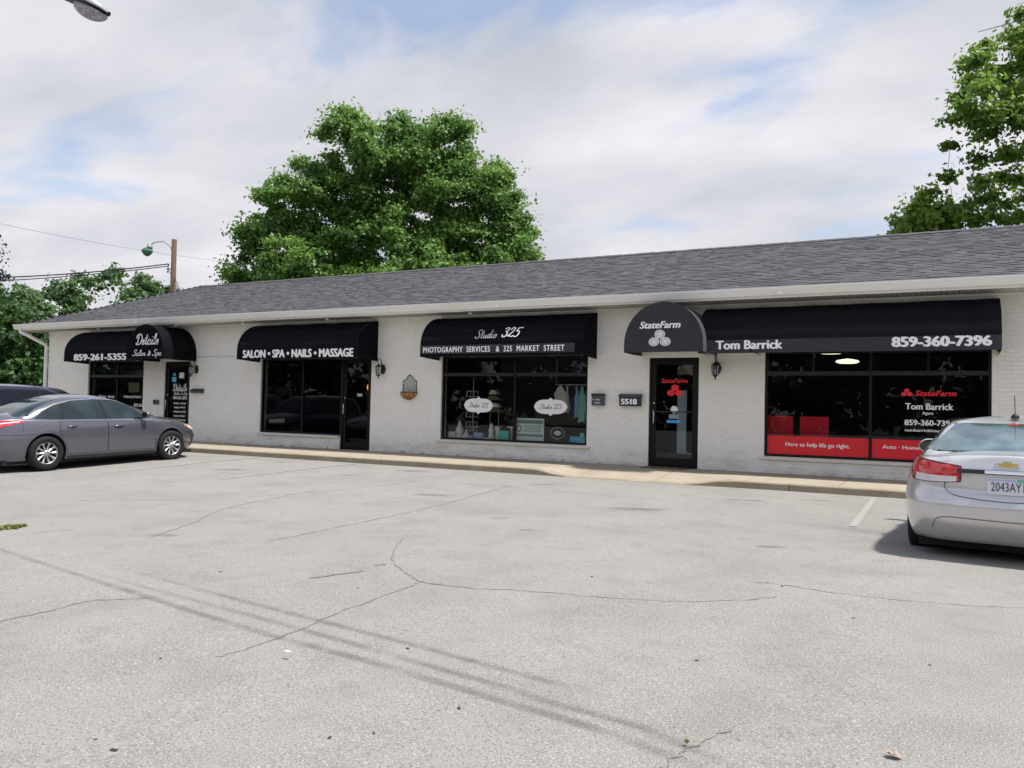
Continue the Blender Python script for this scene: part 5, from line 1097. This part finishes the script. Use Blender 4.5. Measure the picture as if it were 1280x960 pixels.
silver = dict(paint=D_SIL, r=.315, track=.765, tw=.205, wheels=(1.34, -1.345), arch=.37, z0=.22,
 W=[(.15, .85), (.28, .88), (.45, .905), (.62, .91), (.74, .90), (.88, .862), (.98, .825), (1.1, .77)],
 Lf=[(.2, 2.1), (.35, 2.22), (.55, 2.26), (.68, 2.2), (.8, 2.05), (.95, 1.9)], Lr=[(.2, 2.10), (.32, 2.2), (.45, 2.285), (.58, 2.30), (.65, 2.265), (.70, 2.235), (.86, 2.245), (.98, 2.22), (1.1, 2.12)], nf=3.2, nr=5.6,
 zs=[(-2.4, .965), (-1.9, .985), (-1, .96), (0, .94), (1.0, .91), (1.5, .85), (2.0, .74), (2.3, .66)], spine=[(-2.4, 1.015), (-2.15, 1.045), (-1.7, 1.075), (-1, 1.06), (.6, 1.03), (1.05, 1.0), (1.6, .92), (2.0, .80), (2.3, .68)],
 zb=.90, zt=1.345, crown=.07, x0=[(0, -2.0), (.3, -1.83), (.6, -1.52), (.85, -1.2), (1, -.95)], x1=[(0, 1.25), (.35, .92), (.65, .60), (.85, .34), (1, .06)], wh=[(0, .825), (.3, .765), (.6, .70), (.85, .635), (1, .565)], cn=6, rg=(.34, .95), rgmat='cglass2',
 glass=[('f', .8, -.12, .4, -.18), ('r', -.2, -1.0, -.24, -.98), ('q', -1.04, -1.5, -1.02, -1.3)], dlo=(-1.58, .9), dlob=lambda x: .965, dlot=s_top, trim='shut', ms=1.45,
 doors=[(-.15, .92, -.14, .88), (-1.05, -.17, -1.05, -.16)], mirror=(.66, .97), extra=silver_extra)
make_car('parked_car', 'silver sedan parked nose-in at the right edge of the lot, seen from behind', (0.81, -5.98, -.05), R(90-6.5), silver)
for o in list(COL.objects):
    if o.name == 'parked_car.001':
        o.scale.z = .962
        for c in o.children:
            if c.name.startswith('tyre'): c.scale.z = 1/.962
# --- dark suv and a dark hatchback beyond
def plain_extra(e, S, Cc, SPN):
    for s in (-1, 1):
        cols = []; a0 = S.side(S.Lf(.8)*.80, .85, s); a1 = S.end(s*.5, .8, False)
        for i in range(9):
            u = i/8; ph = a0+(a1-a0)*u; cols.append([(ph, .76-.03*u+.13*j/4) for j in range(5)])
        carpart(e, gridpatch(S, cols, .006), 'headlight', 'lampclr')
        cols = []; a0 = S.side(-S.Lr(.9)*.90, 1.0, s); a1 = S.end(s*.6, 1.0)
        for i in range(9):
            u = i/8; ph = a0 % 6.28318+((a1 % 6.28318)-(a0 % 6.28318))*u; cols.append([(ph, .86+.2*j/4) for j in range(5)])
        carpart(e, gridpatch(S, cols, .006), 'tail_light', 'lampred')
    carpart(e, end_patch(S, lambda u: -.5+1.0*u, lambda u: -.55+1.1*u, lambda u: .45, lambda u: .72, False, .006), 'grille', 'blackpl')
v_top = zinterp([(-2.1, 1.3), (-1.8, 1.48), (-1.0, 1.54), (0, 1.55), (.3, 1.48), (.7, 1.25), (1.1, 1.05)])
suv = dict(paint=mat('dark_blue_paint', (0.012, 0.018, 0.045), .22, metal=.4, coat=1), r=.36, track=.81, tw=.23, wheels=(1.42, -1.42), arch=.42, z0=.26,
 W=[(.2, .88), (.4, .92), (.7, .94), (.9, .93), (1.1, .88)], Lf=[(.25, 2.2), (.5, 2.36), (.8, 2.32), (1.0, 2.15)], Lr=[(.25, 2.3), (.5, 2.42), (.8, 2.42), (1.1, 2.38)], nf=3.6, nr=5,
 zs=[(-2.5, 1.06), (0, 1.04), (1.0, 1.0), (1.8, .93), (2.4, .82)], spine=[(-2.5, 1.12), (0, 1.12), (1.1, 1.1), (1.8, 1.0), (2.4, .86)],
 zb=1.0, zt=1.62, crown=.08, glassm='cglassd', x0=[(0, -2.34), (.5, -2.26), (1, -2.02)], x1=[(0, 1.30), (.5, .78), (.85, .36), (1, .12)], wh=[(0, .86), (.5, .78), (1, .66)], cn=7, rg=(.15, .9),
 glass=[('f', .85, -.1, .42, -.15), ('r', -.17, -1.1, -.2, -1.1), ('q', -1.15, -2.0, -1.15, -1.9)], dlo=(-2.1, .95), dlob=lambda x: 1.06, dlot=v_top, trim='shut', doors=[(-.13, .95, -.12, .9), (-1.1, -.15, -1.1, -.14)], mirror=(.78, 1.08), extra=plain_extra)
make_car('parked_car', 'dark blue SUV parked behind the gray sedan, only its roof and windows showing', (-19.35, -4.75, -.1), R(90), suv)
h_top = zinterp([(-1.7, 1.25), (-1.4, 1.40), (-.6, 1.47), (.1, 1.46), (.4, 1.38), (.8, 1.15), (1.1, 1.0)])
hatch = dict(suv); hatch.update(paint=mat('black_paint', (0.006, 0.006, 0.008), .2, coat=.6), r=.33, track=.78, tw=.21, wheels=(1.1, -1.3), arch=.38, z0=.22,
 Lf=[(.2, 2.0), (.5, 2.14), (.8, 2.08), (1.0, 1.9)], Lr=[(.2, 2.0), (.5, 2.1), (.8, 2.1), (1.1, 2.0)], zs=[(-2.2, .98), (0, .97), (1.0, .93), (1.6, .87), (2.1, .78)], spine=[(-2.2, 1.05), (0, 1.05), (1.1, 1.03), (1.6, .94), (2.1, .82)],
 zb=.93, zt=1.60, crown=.09, x0=[(0, -2.0), (.5, -1.85), (1, -1.5)], x1=[(0, 1.85), (.5, 1.6), (.85, 1.2), (1, .95)], wh=[(0, .84), (.5, .76), (1, .62)], glass=[('f', .85, -.1, .42, -.15), ('r', -.17, -1.0, -.2, -1.0)], dlo=(-1.5, .95), dlob=lambda x: 1.0, dlot=h_top, doors=[(-.13, .9, -.12, .85), (-1.0, -.15, -1.0, -.14)], mirror=(.75, 1.0))
make_car('parked_car', 'black car parked farthest left, its rounded roof just showing past the dark blue SUV', (-21.6, -3.8, -.06), R(90), hatch)
# ---------------------------------------------------------------- trees
def leaves(name, mk, parent, cen, rad, cnt, size, seed, up=.5, org=None, label=None, cat=None, kind=None, asp=.62, droop=0.0):
    rng = np.random.default_rng(seed); cen = np.asarray(cen, float); rad = np.asarray(rad, float)
    idx = np.repeat(np.arange(len(cen)), cnt); n = len(idx)
    d = rng.normal(size=(n, 3)); d /= np.linalg.norm(d, axis=1)[:, None]; r = np.clip(np.abs(rng.normal(size=n))*.55+.12, 0, 1.45)
    if rad.ndim == 1: rad = np.stack([rad*rng.uniform(.7, 1.5, len(rad)), rad*rng.uniform(.7, 1.5, len(rad)), rad*rng.uniform(.45, .85, len(rad))], 1)
    p = cen[idx]+d*r[:, None]*rad[idx]
    nr = d*.7+rng.normal(size=(n, 3))*.65; nr[:, 2] += up; nr /= np.linalg.norm(nr, axis=1)[:, None]
    t = rng.normal(size=(n, 3)); t[:, 2] -= droop; t -= nr*(t*nr).sum(1)[:, None]; t /= np.linalg.norm(t, axis=1)[:, None]; b = np.cross(nr, t)
    s = size*(.6+.8*rng.random(n))[:, None]
    # six-sided leaf: stem, two lower lobes, two upper lobes, tip - folded along the rib
    v0 = p-t*s*.5; v1 = p-t*s*.12+b*s*asp*.55+nr*s*.10; v2 = p+t*s*.16+b*s*asp*.40+nr*s*.06; v3 = p+t*s*.55; v4 = p+t*s*.16-b*s*asp*.40+nr*s*.06; v5 = p-t*s*.12-b*s*asp*.55+nr*s*.10
    V = np.stack([v0, v1, v2, v3, v4, v5], 1).reshape(-1, 3)
    if org is not None: V = V-np.array(org)
    base = np.arange(n)[:, None]*6; Fq = np.concatenate([base+np.array([0, 1, 2, 3]), base+np.array([0, 3, 4, 5])], 1).reshape(-1)
    me = bpy.data.meshes.new(name); me.vertices.add(n*6); me.vertices.foreach_set('co', V.astype(np.float32).ravel()); me.loops.add(n*8); me.loops.foreach_set('vertex_index', Fq.astype(np.int32)); me.polygons.add(n*2); me.polygons.foreach_set('loop_start', np.arange(n*2, dtype=np.int32)*4)
    me.update(calc_edges=True); me.materials.append(M[mk])
    ct = rng.random(len(cen)); tint = np.clip(.55*ct[idx]+.55*rng.random(n)-.05, 0, 1)
    at = me.attributes.new('tint', 'FLOAT', 'POINT'); at.data.foreach_set('value', np.repeat(tint, 6).astype(np.float32))
    o = bpy.data.objects.new(name, me); COL.objects.link(o)
    if parent: o.parent = parent
    return tag(o, label, cat, None, kind)
def tree(name, base, label, centers, rads, per, size, mk, trunk_r, trunk_top, seed, up=.5, twig=True, droop=0, bark='bark', cat='tree'):
    e = empty(name, base, label, cat); rnd = random.Random(seed); b = Vector(base); q = MB(); top = Vector(trunk_top)
    n = 7; P = [b.lerp(top, i/n)+Vector((rnd.uniform(-1, 1), rnd.uniform(-1, 1), 0))*.12*trunk_r*3*(0 < i < n) for i in range(n+1)]; q.tube(P, [trunk_r*(1.25 if i == 0 else 1-.55*i/n) for i in range(n+1)], 10); q.build('trunk', M[bark], e)
    q = MB(); nodes = [(P[i], trunk_r*(1-.55*i/n)) for i in range(3, n+1)]
    C3 = sorted([Vector(c) for c in centers], key=lambda c: (c-top).length)
    for c in C3:
        best = min(nodes, key=lambda nd: (nd[0]-c).length+max(0, nd[0].z-c.z)*1.3+(.0 if nd[1] > .02 else .6)); a = best[0]; r0 = min(best[1]*.7, trunk_r*.4); L_ = (c-a).length; k = max(2, int(L_/.9)); pts = []
        for i in range(k+1):
            t = i/k; pts.append(a.lerp(c, t)+Vector((0, 0, math.sin(t*math.pi)*L_*.06))+Vector((rnd.uniform(-1, 1), rnd.uniform(-1, 1), rnd.uniform(-1, 1)))*.06*L_*(0 < i < k))
        rr = [max(.008, r0*(1-.75*i/k)) for i in range(k+1)]; q.tube(pts, rr, 5, cap=False)
        for i in range(1, k+1): nodes.append((pts[i], rr[i]))
        if twig:
            for _ in range(2):
                dv = Vector((rnd.uniform(-1, 1), rnd.uniform(-1, 1), rnd.uniform(-.3, 1))).normalized()*rnd.uniform(.2, .5); q.tube([c, c+dv*.5+Vector((0, 0, .03)), c+dv], [.012, .008, .004], 4, cap=False)
    q.build('limbs', M[bark], e)
    leaves('crown', mk, e, centers, rads, per, size, seed, up=up, org=base, droop=droop); return e
def envelope(c, lobes, n, rnd, rmin, rmax, shell=.55):
    """clump centres inside a union of ellipsoid lobes (offset, radii)"""
    C = []; Rr_ = []
    vol = [l[1][0]*l[1][1]*l[1][2] for l in lobes]
    for _ in range(n):
        l = rnd.choices(lobes, [v**.5 for v in vol])[0]; d = Vector((rnd.gauss(0, 1), rnd.gauss(0, 1), rnd.gauss(0, 1))).normalized(); r = shell+(1-shell)*rnd.random() if rnd.random() < .8 else rnd.random()*.8
        C.append(tuple(Vector(c)+Vector(l[0])+Vector((d.x*l[1][0], d.y*l[1][1], d.z*l[1][2]))*r)); Rr_.append(rnd.uniform(rmin, rmax))
    return C, Rr_
rx = Vector((.884, .468, 0)); ry = Vector((-.468, .884, 0))   # across the view, away
def lob(a, dpt, z, ra, rd, rz_): v = rx*a+ry*dpt; return ((v.x, v.y, z), (ra, rd, rz_))
rnd = random.Random(21)
tb = (-20.4, 11.3, -.42)
BL_ = [(-4.9, 5.6, 1.9, 1.5), (-5.7, 7.8, 1.1, .9), (-4.4, 7.9, 1.5, 1.3), (-3.3, 9.6, 1.6, 1.5), (-2.0, 11.6, 1.2, 1.2), (-1.0, 10.2, 2.0, 1.8), (.4, 11.8, 1.3, 1.1), (1.5, 10.4, 1.8, 1.8), (2.2, 12.0, .8, .9), (3.2, 9.0, 1.7, 1.5), (4.4, 8.9, .9, 1.0), (4.9, 7.6, 1.2, 1.0), (5.3, 5.7, 1.4, 1.1), (3.6, 6.2, 2.0, 1.5), (0, 7.4, 3.0, 2.2), (-2.6, 6.2, 2.6, 2.0), (6.1, 6.1, .7, .8), (1.8, 6.0, 2.4, 1.6), (-2.4, 8.0, 1.9, 1.7), (3.0, 10.4, 1.3, 1.3), (-.3, 9.4, 1.9, 1.6), (2.4, 7.6, 1.7, 1.5), (-4.2, 9.0, 1.2, 1.1), (3.9, 9.6, 1.1, 1.0), (-5.0, 7.0, 1.3, 1.1), (-.5, 10.8, 1.2, 1.1), (-1.4, 9.0, 1.5, 1.4), (4.3, 8.0, 1.3, 1.2), (5.0, 6.8, 1.3, 1.2), (-6.2, 5.9, .8, .9)]
lobes = [lob(a*1.03, rnd.uniform(-1.6, 1.6)*(1-abs(a)/8), z*1.11+.15, r1, r1*1.35, r2) for a, z, r1, r2 in BL_]
C1, R1 = envelope(tb, lobes, 780, rnd, .34, .72)
tree('maple_tree', tb, 'big broad dark green tree standing behind the middle of the shop roof', C1, R1, 340, .15, 'leaf_big', .42, (-20.3, 11.3, 5.2), 4)
tb2 = (3.4, 14.6, -.42); k2 = .026
BL2 = [(-3.1, 7.0, 1.2, 1.0), (-2.4, 8.6, .7, .8), (-2.6, 5.6, 1.2, 1.0), (-1.4, 10.2, 1.1, 1.3), (-.9, 12.2, 1.2, 1.2), (-.9, 7.4, 1.7, 1.4), (-.7, 9.0, 1.6, 1.5), (.6, 13.2, 1.3, 1.5), (.9, 10.2, 2.0, 2.0), (.8, 6.0, 1.8, 1.2), (2.5, 9.0, 2.2, 2.2), (2.6, 12.6, 1.8, 1.6), (-2.0, 7.9, 1.0, .8), (3.6, 6.6, 1.8, 1.3), (-1.5, 11.0, 1.0, 1.0), (-.1, 13.0, 1.1, 1.0), (-3.0, 7.8, 1.0, .9)]
lobes = [lob(a, rnd.uniform(-1.2, 1.2), z, r1, r1*1.1, r2) for a, z, r1, r2 in BL2]
lobes = [((o[0]-.95, o[1]-.5, o[2]*1.05), (r_[0]*1.12, r_[1]*1.1, r_[2]*1.12)) for o, r_ in lobes]
C2, R2_ = envelope(tb2, lobes, 330, rnd, .30, .62)
tree('shade_tree', tb2, 'tall yellow-green tree rising behind the right end of the roof', C2, R2_, 135, .17, 'leaf_right', .34, (3.6, 14.5, 6.0), 9, up=.3)
def bushy(base, w, h, label, mk, seed, n=190, per=115, size=.19, name='bushy_tree', pointy=True):
    rnd = random.Random(seed); b = Vector(base); h *= 1.17; lb = [lob(0, 0, h*.55, w*.5, w*.5, h*.42), lob(-w*.25, 0, h*.35, w*.32, w*.35, h*.3), lob(w*.27, .2, h*.36, w*.3, w*.35, h*.3), lob(0, 0, h*.16, w*.48, w*.45, h*.18)]
    C, Rq = envelope(base, lb, n, rnd, .32, .66, .6)
    if pointy:
        for _ in range(26): a = rnd.uniform(-w*.42, w*.42); v = rx*a+ry*rnd.uniform(-1, 1); C.append((b.x+v.x, b.y+v.y, b.z+h*(.92-.25*abs(a)/(w*.5))+rnd.uniform(-.2, .35))); Rq.append(rnd.uniform(.22, .42))
    return tree(name, base, label, C, Rq, per, size, mk, .16, (b.x, b.y, b.z+h*.5), seed, up=.35, twig=False)
def wpt(a, d): v = rx*a+ry*d; return (round(v.x, 2), round(CY+v.y, 2), -.42)
bushy(wpt(-.515*44, 44), 5.6, 8.3, 'tallest bushy light green tree left of the wooden lamp pole', 'leaf_far', 31)
bushy(wpt(-.462*46, 46), 3.8, 7.9, 'bushy light green tree just left of the wooden lamp pole', 'leaf_far', 32)
bushy(wpt(-.43*47, 47), 3.4, 7.6, 'bushy light green tree directly behind the wooden lamp pole', 'leaf_far', 33)
bushy(wpt(-.572*43, 43), 4.4, 7.0, 'lower bushy green tree under the paired cables', 'leaf_far', 34)
bushy(wpt(-.615*40, 40), 4.6, 6.4, 'pale bushy tree left of the building corner', 'leaf_far', 35)
bushy(wpt(-.61*34, 34), 4.6, 4.4, 'dark leafy tree low beside the left corner of the building', 'leaf_dark', 36, n=170)
bushy(wpt(-.655*31, 31), 4.4, 5.0, 'dark green leafy tree at the left edge above the dark blue SUV', 'leaf_dark', 37, n=170)
bushy(wpt(-.70*36, 36), 5.0, 6.4, 'broad dark tree past the left edge behind the SUV', 'leaf_dark', 38, n=170)
bushy(wpt(-.585*38, 38), 4.0, 4.8, 'shrubby tree low behind the left gutter corner', 'leaf_dark', 39, n=160)
bushy(wpt(-.66*37, 37), 4.0, 6.1, 'mid green tree in front of the conifer at the left edge', 'leaf_far', 40, n=160)
# conifer
cb = wpt(-.672*35, 35); rnd = random.Random(8); C = []; Rq = []
for i in range(26):
    h = 1.5+i*.30; rr = (9.0-h)*.33
    for k in range(5):
        a = rnd.uniform(0, 6.28); u = rnd.uniform(.4, 1); C.append((cb[0]+math.cos(a)*rr*u, cb[1]+math.sin(a)*rr*u, cb[2]+h-.25*u)); Rq.append((.65*u+.25, .65*u+.25, .16))
tree('conifer_tree', cb, 'dark blue-green conifer cut by the left edge of the view', C, Rq, 120, .14, 'needle', .16, (cb[0], cb[1], cb[2]+8.2), 12, up=.1, droop=.6)
# far woods round the horizon; unseen row behind camera added to darken window reflections
rnd = random.Random(77); C = []; Rq = []
for i in range(560):
    t = i/560; x = -150+300*t; C.append((x+rnd.uniform(-2, 2), -62+rnd.uniform(-5, 5), rnd.uniform(.3, 11.0)*(.85+.2*math.sin(x*.13)))); Rq.append(rnd.uniform(1.6, 3.2))
for i in range(200):
    a = R(100+80*i/200); C.append((-75+rnd.uniform(-6, 6), -60+150*i/200, rnd.uniform(.3, 4.0))); Rq.append(rnd.uniform(1.5, 2.8))
leaves('woods', 'needle', None, C, Rq, 130, 1.1, 5, kind='stuff')
# ---------------------------------------------------------------- poles and cables
e = empty('utility_pole', (-30.3, 8.1, -.42), 'brown wooden pole carrying a green glass street lamp above the left end of the roof', 'pole')
q = MB(); q.tube([(-30.3, 8.1, -.42), (-30.3, 8.1, 4), (-30.32, 8.08, 8.55)], [.15, .13, .11], 12); q.build('shaft', M['pole'], e)
q = MB(); P = [(-30.3, 8.0, 7.9), (-30.42, 7.96, 8.25), (-30.75, 7.85, 8.45), (-31.1, 7.7, 8.42), (-31.28, 7.62, 8.30)]; q.tube(P, .025, 8); q.build('lamp_arm', M['lamphead'], e)
q = MB(); q.lathe([(.02, 8.36), (.09, 8.33), (.13, 8.20), (.14, 8.14)], c=(-31.34, 7.6, 0), n=16); q.build('lamp_head', M['lamphead'], e)
q = MB(); q.lathe([(.15, 8.14), (.25, 8.06), (.24, 7.98), (.14, 7.84), (.04, 7.78)], c=(-31.45, 7.57, 0), n=18); q.build('refractor', M['lens'], e)
q = MB()
for z in (7.1, 7.25, 7.4): q.lathe([(.02, -.05), (.04, -.03), (.025, 0), (.04, .03), (.02, .05)], c=(-30.55-.1*(7.4-z), 8.0, z), n=8)
q.tube([(-30.3, 8.0, 7.2), (-30.62, 7.95, 7.2)], .02, 6); q.build('insulator', M['dkgrey'], e)
e = empty('utility_pole', (-46.2, 26.7, -.42), 'far gray utility pole with transformer left of the big tree', 'pole')
q = MB(); q.tube([(-46.2, 26.7, -.42), (-46.2, 26.7, 12.3)], [.15, .11], 10); q.build('shaft', M['wood2'], e)
q = MB(); q.lathe([(.1, 10.6), (.3, 10.65), (.32, 11.3), (.2, 11.4)], c=(-46.8, 26.3, 0), n=14); q.build('transformer', M['lamphead'], e)
q = MB(); q.tube([(-47.3, 26.1, 11.7), (-45.3, 27.2, 11.7)], .06, 6); q.build('crossarm', M['wood2'], e)
def cable(a, b, sag, r, mk, label, n=24):
    a, b = Vector(a), Vector(b); q = MB(); q.tube([a.lerp(b, i/n)-Vector((0, 0, 4*sag*(i/n)*(1-i/n))) for i in range(n+1)], r, 5); c = (a+b)/2; q.build('overhead_cable', M[mk], label=label, cat='cable', loc=tuple(c))
cable((-30.55, 8.0, 7.45), (-47.0, -6.0, 6.7), .9, .028, 'cable', 'upper black overhead cable running left from the wooden lamp pole')
cable((-30.55, 8.0, 7.35), (-46.0, -4.0, 5.9), .55, .022, 'cable', 'lower black overhead cable running left from the wooden lamp pole')
cable((-45.6, 26.9, 11.7), (-40.0, -2.5, 9.9), .5, .011, 'cable2', 'thin pale overhead cable crossing the sky high over the left trees')
cable((-30.3, 8.1, 6.9), (-26.5, 6.8, 4.2), .25, .018, 'cable', 'short black service cable dropping from the pole to the roof')
cable((-30.6, 8.0, 7.3), (-31.0, 10.5, 5.0), .3, .016, 'cable2', 'thin looping cable hanging behind the wooden lamp pole')
# ---------------------------------------------------------------- street lamp, top left, near
lx = Vector((-8.50, -10.83, 5.72)); dirv = (rx*1.0+Vector((0, 0, -.40))).normalized(); sid = ry
e = empty('street_lamp', (-11.4, -12.4, -.2), 'gray cobra-head street lamp hanging in at the top left corner', 'street lamp')
def lp(t, s_, u): # along, side, up
    upv = sid.cross(dirv)*-1
    if upv.z < 0: upv = -upv
    return tuple(lx+dirv*t+sid*s_+upv*u)
q = MB(); rws = []
for t, w, hh in ((-.75, .05, .05), (-.6, .08, .07), (-.35, .12, .10), (-.1, .155, .115), (.1, .155, .095), (.25, .11, .06), (.31, .03, .025)):
    rws.append([lp(t, w*math.cos(a), hh*max(0, math.sin(a))) for a in [math.pi*i/12 for i in range(13)]])
q.grid(rws); q.build('housing', M['lamphead'], e)
q = MB(); rws = []
for t, w in ((-.75, .05), (-.6, .08), (-.35, .118), (-.1, .152), (.1, .152), (.25, .108), (.31, .03)): rws.append([lp(t, w*math.cos(a), -(.04 if t < .25 else .01)*abs(math.sin(a))-.002) for a in [math.pi*i/10 for i in range(11)]])
q.grid(rws); q.build('underside', M['lampdk'], e)
q = MB(); q.grid([[lp(.10+.20*math.cos(a)*math.cos(b), .125*math.cos(a)*math.sin(b), -.035-.11*math.sin(a)) for b in [2*math.pi*i/24 for i in range(25)]] for a in [i*math.pi/2/8 for i in range(9)]]); q.build('lens', M['lensc'], e)
q = MB(); q.tube([lp(-.7, 0, .02), lp(-1.3, 0, .03), lp(-2.2, 0, -.05), lp(-2.9, 0, -.35)], .03, 8)
end = Vector(lp(-2.9, 0, -.35)); q.build('arm', M['lamphead'], e)
q = MB(); q.tube([(end.x, end.y, -.3), (end.x, end.y, end.z+.3)], [.11, .07], 12); q.build('mast', M['lamphead'], e)
e.location = (end.x, end.y, -.3); sh = Vector((-11.4, -12.4, -.2))-e.location
for c in e.children: c.location = sh
# ---------------------------------------------------------------- bare twigs, top right (on a near tree whose trunk stands outside the view)
tb3 = (3.6, -7.2, -.1); e = empty('bare_branch_tree', tb3, 'thin bare dark twigs reaching in at the top right corner', 'tree')
q = MB(); q.tube([tb3, (3.65, -7.15, 3), (3.4, -7.0, 6.4)], [.16, .12, .07], 10); q.build('trunk', M['bark'], e)
q = MB(); q.tube([(3.5, -7.05, 5.0), (2.6, -6.6, 5.55), (1.9, -6.3, 5.72), (1.35, -6.05, 5.80), (1.0, -5.95, 5.78), (.72, -5.95, 5.73), (.40, -6.1, 5.63)], [.04, .03, .018, .010, .007, .005, .003], 6)
q.tube([(3.45, -7.03, 5.6), (2.4, -6.5, 5.9), (1.5, -6.15, 5.86), (1.05, -5.95, 6.0), (.8, -5.9, 6.12)], [.035, .02, .010, .006, .003], 6)
q.tube([(1.5, -6.15, 5.86), (1.2, -6.0, 5.93), (.95, -5.95, 5.95), (.78, -5.95, 5.93)], [.007, .005, .004, .002], 5); q.tube([(1.0, -5.95, 5.78), (.85, -5.9, 5.72), (.75, -5.9, 5.66)], [.004, .003, .002], 5); q.tube([(1.2, -6.0, 5.93), (1.05, -6.0, 6.06), (.98, -6.0, 6.12)], [.005, .003, .002], 5)
q.build('limbs', M['bark'], e)
rnd = random.Random(3); cs = [] and [(3.4+rnd.uniform(-.5, 1.5), -7+rnd.uniform(-1.2, 1.2), 7.2+rnd.uniform(-.4, 1.6)) for _ in range(26)]
# ---------------------------------------------------------------- small things on the lot
rnd = random.Random(9)
CHIP = ['dark chip in the middle of the right half of the foreground', 'dark chip in the bottom foreground below the tyre marks crossing', 'dark chip at the lower left, left one of a close pair', 'dark chip at the lower left, right one of a close pair', 'dark chip near the bottom, left of center', 'left one of two chips together on the crack before the silver car', 'right one of two chips together on the crack before the silver car', 'dark chip on the asphalt left of the short pothole', 'dark chip just right of the short pothole', 'dark chip between the two long tyre marks', 'dark chip right of center above the long crack', 'dark chip at the left, below the paper scrap', 'dark chip at the right under the silver car shadow', 'dark chip in the bottom foreground, right of center', 'dark chip just below the crack in front of the silver car']
for i, (x, y) in enumerate([(-1.08,-12.23),(-1.94,-13.8),(-2.82,-14.37),(-2.67,-14.4),(-2.06,-13.92),(-1.12,-10.02),(-1.0,-10.12),(-4.91,-11.88),(-3.64,-11.78),(-2.48,-12.81),(-2.35,-10.54),(-3.45,-13.58),(-0.02,-11.7),(-1.79,-13.41),(-0.45,-10.86)]):
    q = MB(); s = rnd.uniform(.004, .008); a = rnd.uniform(0, 3); q.obox((x, y, gz(x, y)+s*.35), Vector((math.cos(a), math.sin(a), 0))*s*1.6, Vector((-math.sin(a), math.cos(a), 0))*s*.8, Vector((.1*s, .1*s, s*.45)))
    q.build('wood_chip', M['stone'], label=CHIP[i], cat='debris', group='dark chips scattered on the asphalt', loc=(x, y, gz(x, y)))
q = MB(); q.grid([[(-.13+.03*u*(1-abs(v)*.5), -13.03+.02*v, .012+.006*math.sin(u*5)+.008*v*v) for v in (-1, -.5, 0, .5, 1)] for u in (-1, -.6, -.2, .2, .6, 1)]); q.build('dry_leaf', M['leafdead'], label='dry tan leaf lying on the asphalt at the lower right', cat='leaf', loc=(-.13, -13.03, .01))
q = MB(); q.quad([(-2.915, -13.27, .006), (-2.88, -13.268, .009), (-2.882, -13.252, .006), (-2.915, -13.255, .010)]); q.build('paper_scrap', M['white'], label='tiny white paper scrap on the asphalt left of center', cat='litter', loc=(-2.9, -13.26, .01))
leaves('weed', 'grass', None, [(-.83, -13.31, .012)], [.007], 22, .014, 3, up=.8, label='tiny green weed growing from the crack in the foreground', cat='weed')
leaves('grass_patch', 'grass', None, [(-8.50+.05*math.cos(i*2.4)*i/14, -11.43+.13*math.sin(i*2.4)*i/14, gz(-8.4, -11.4)+.012) for i in range(22)], [.03]*22, 60, .03, 6, up=.3, kind='stuff')
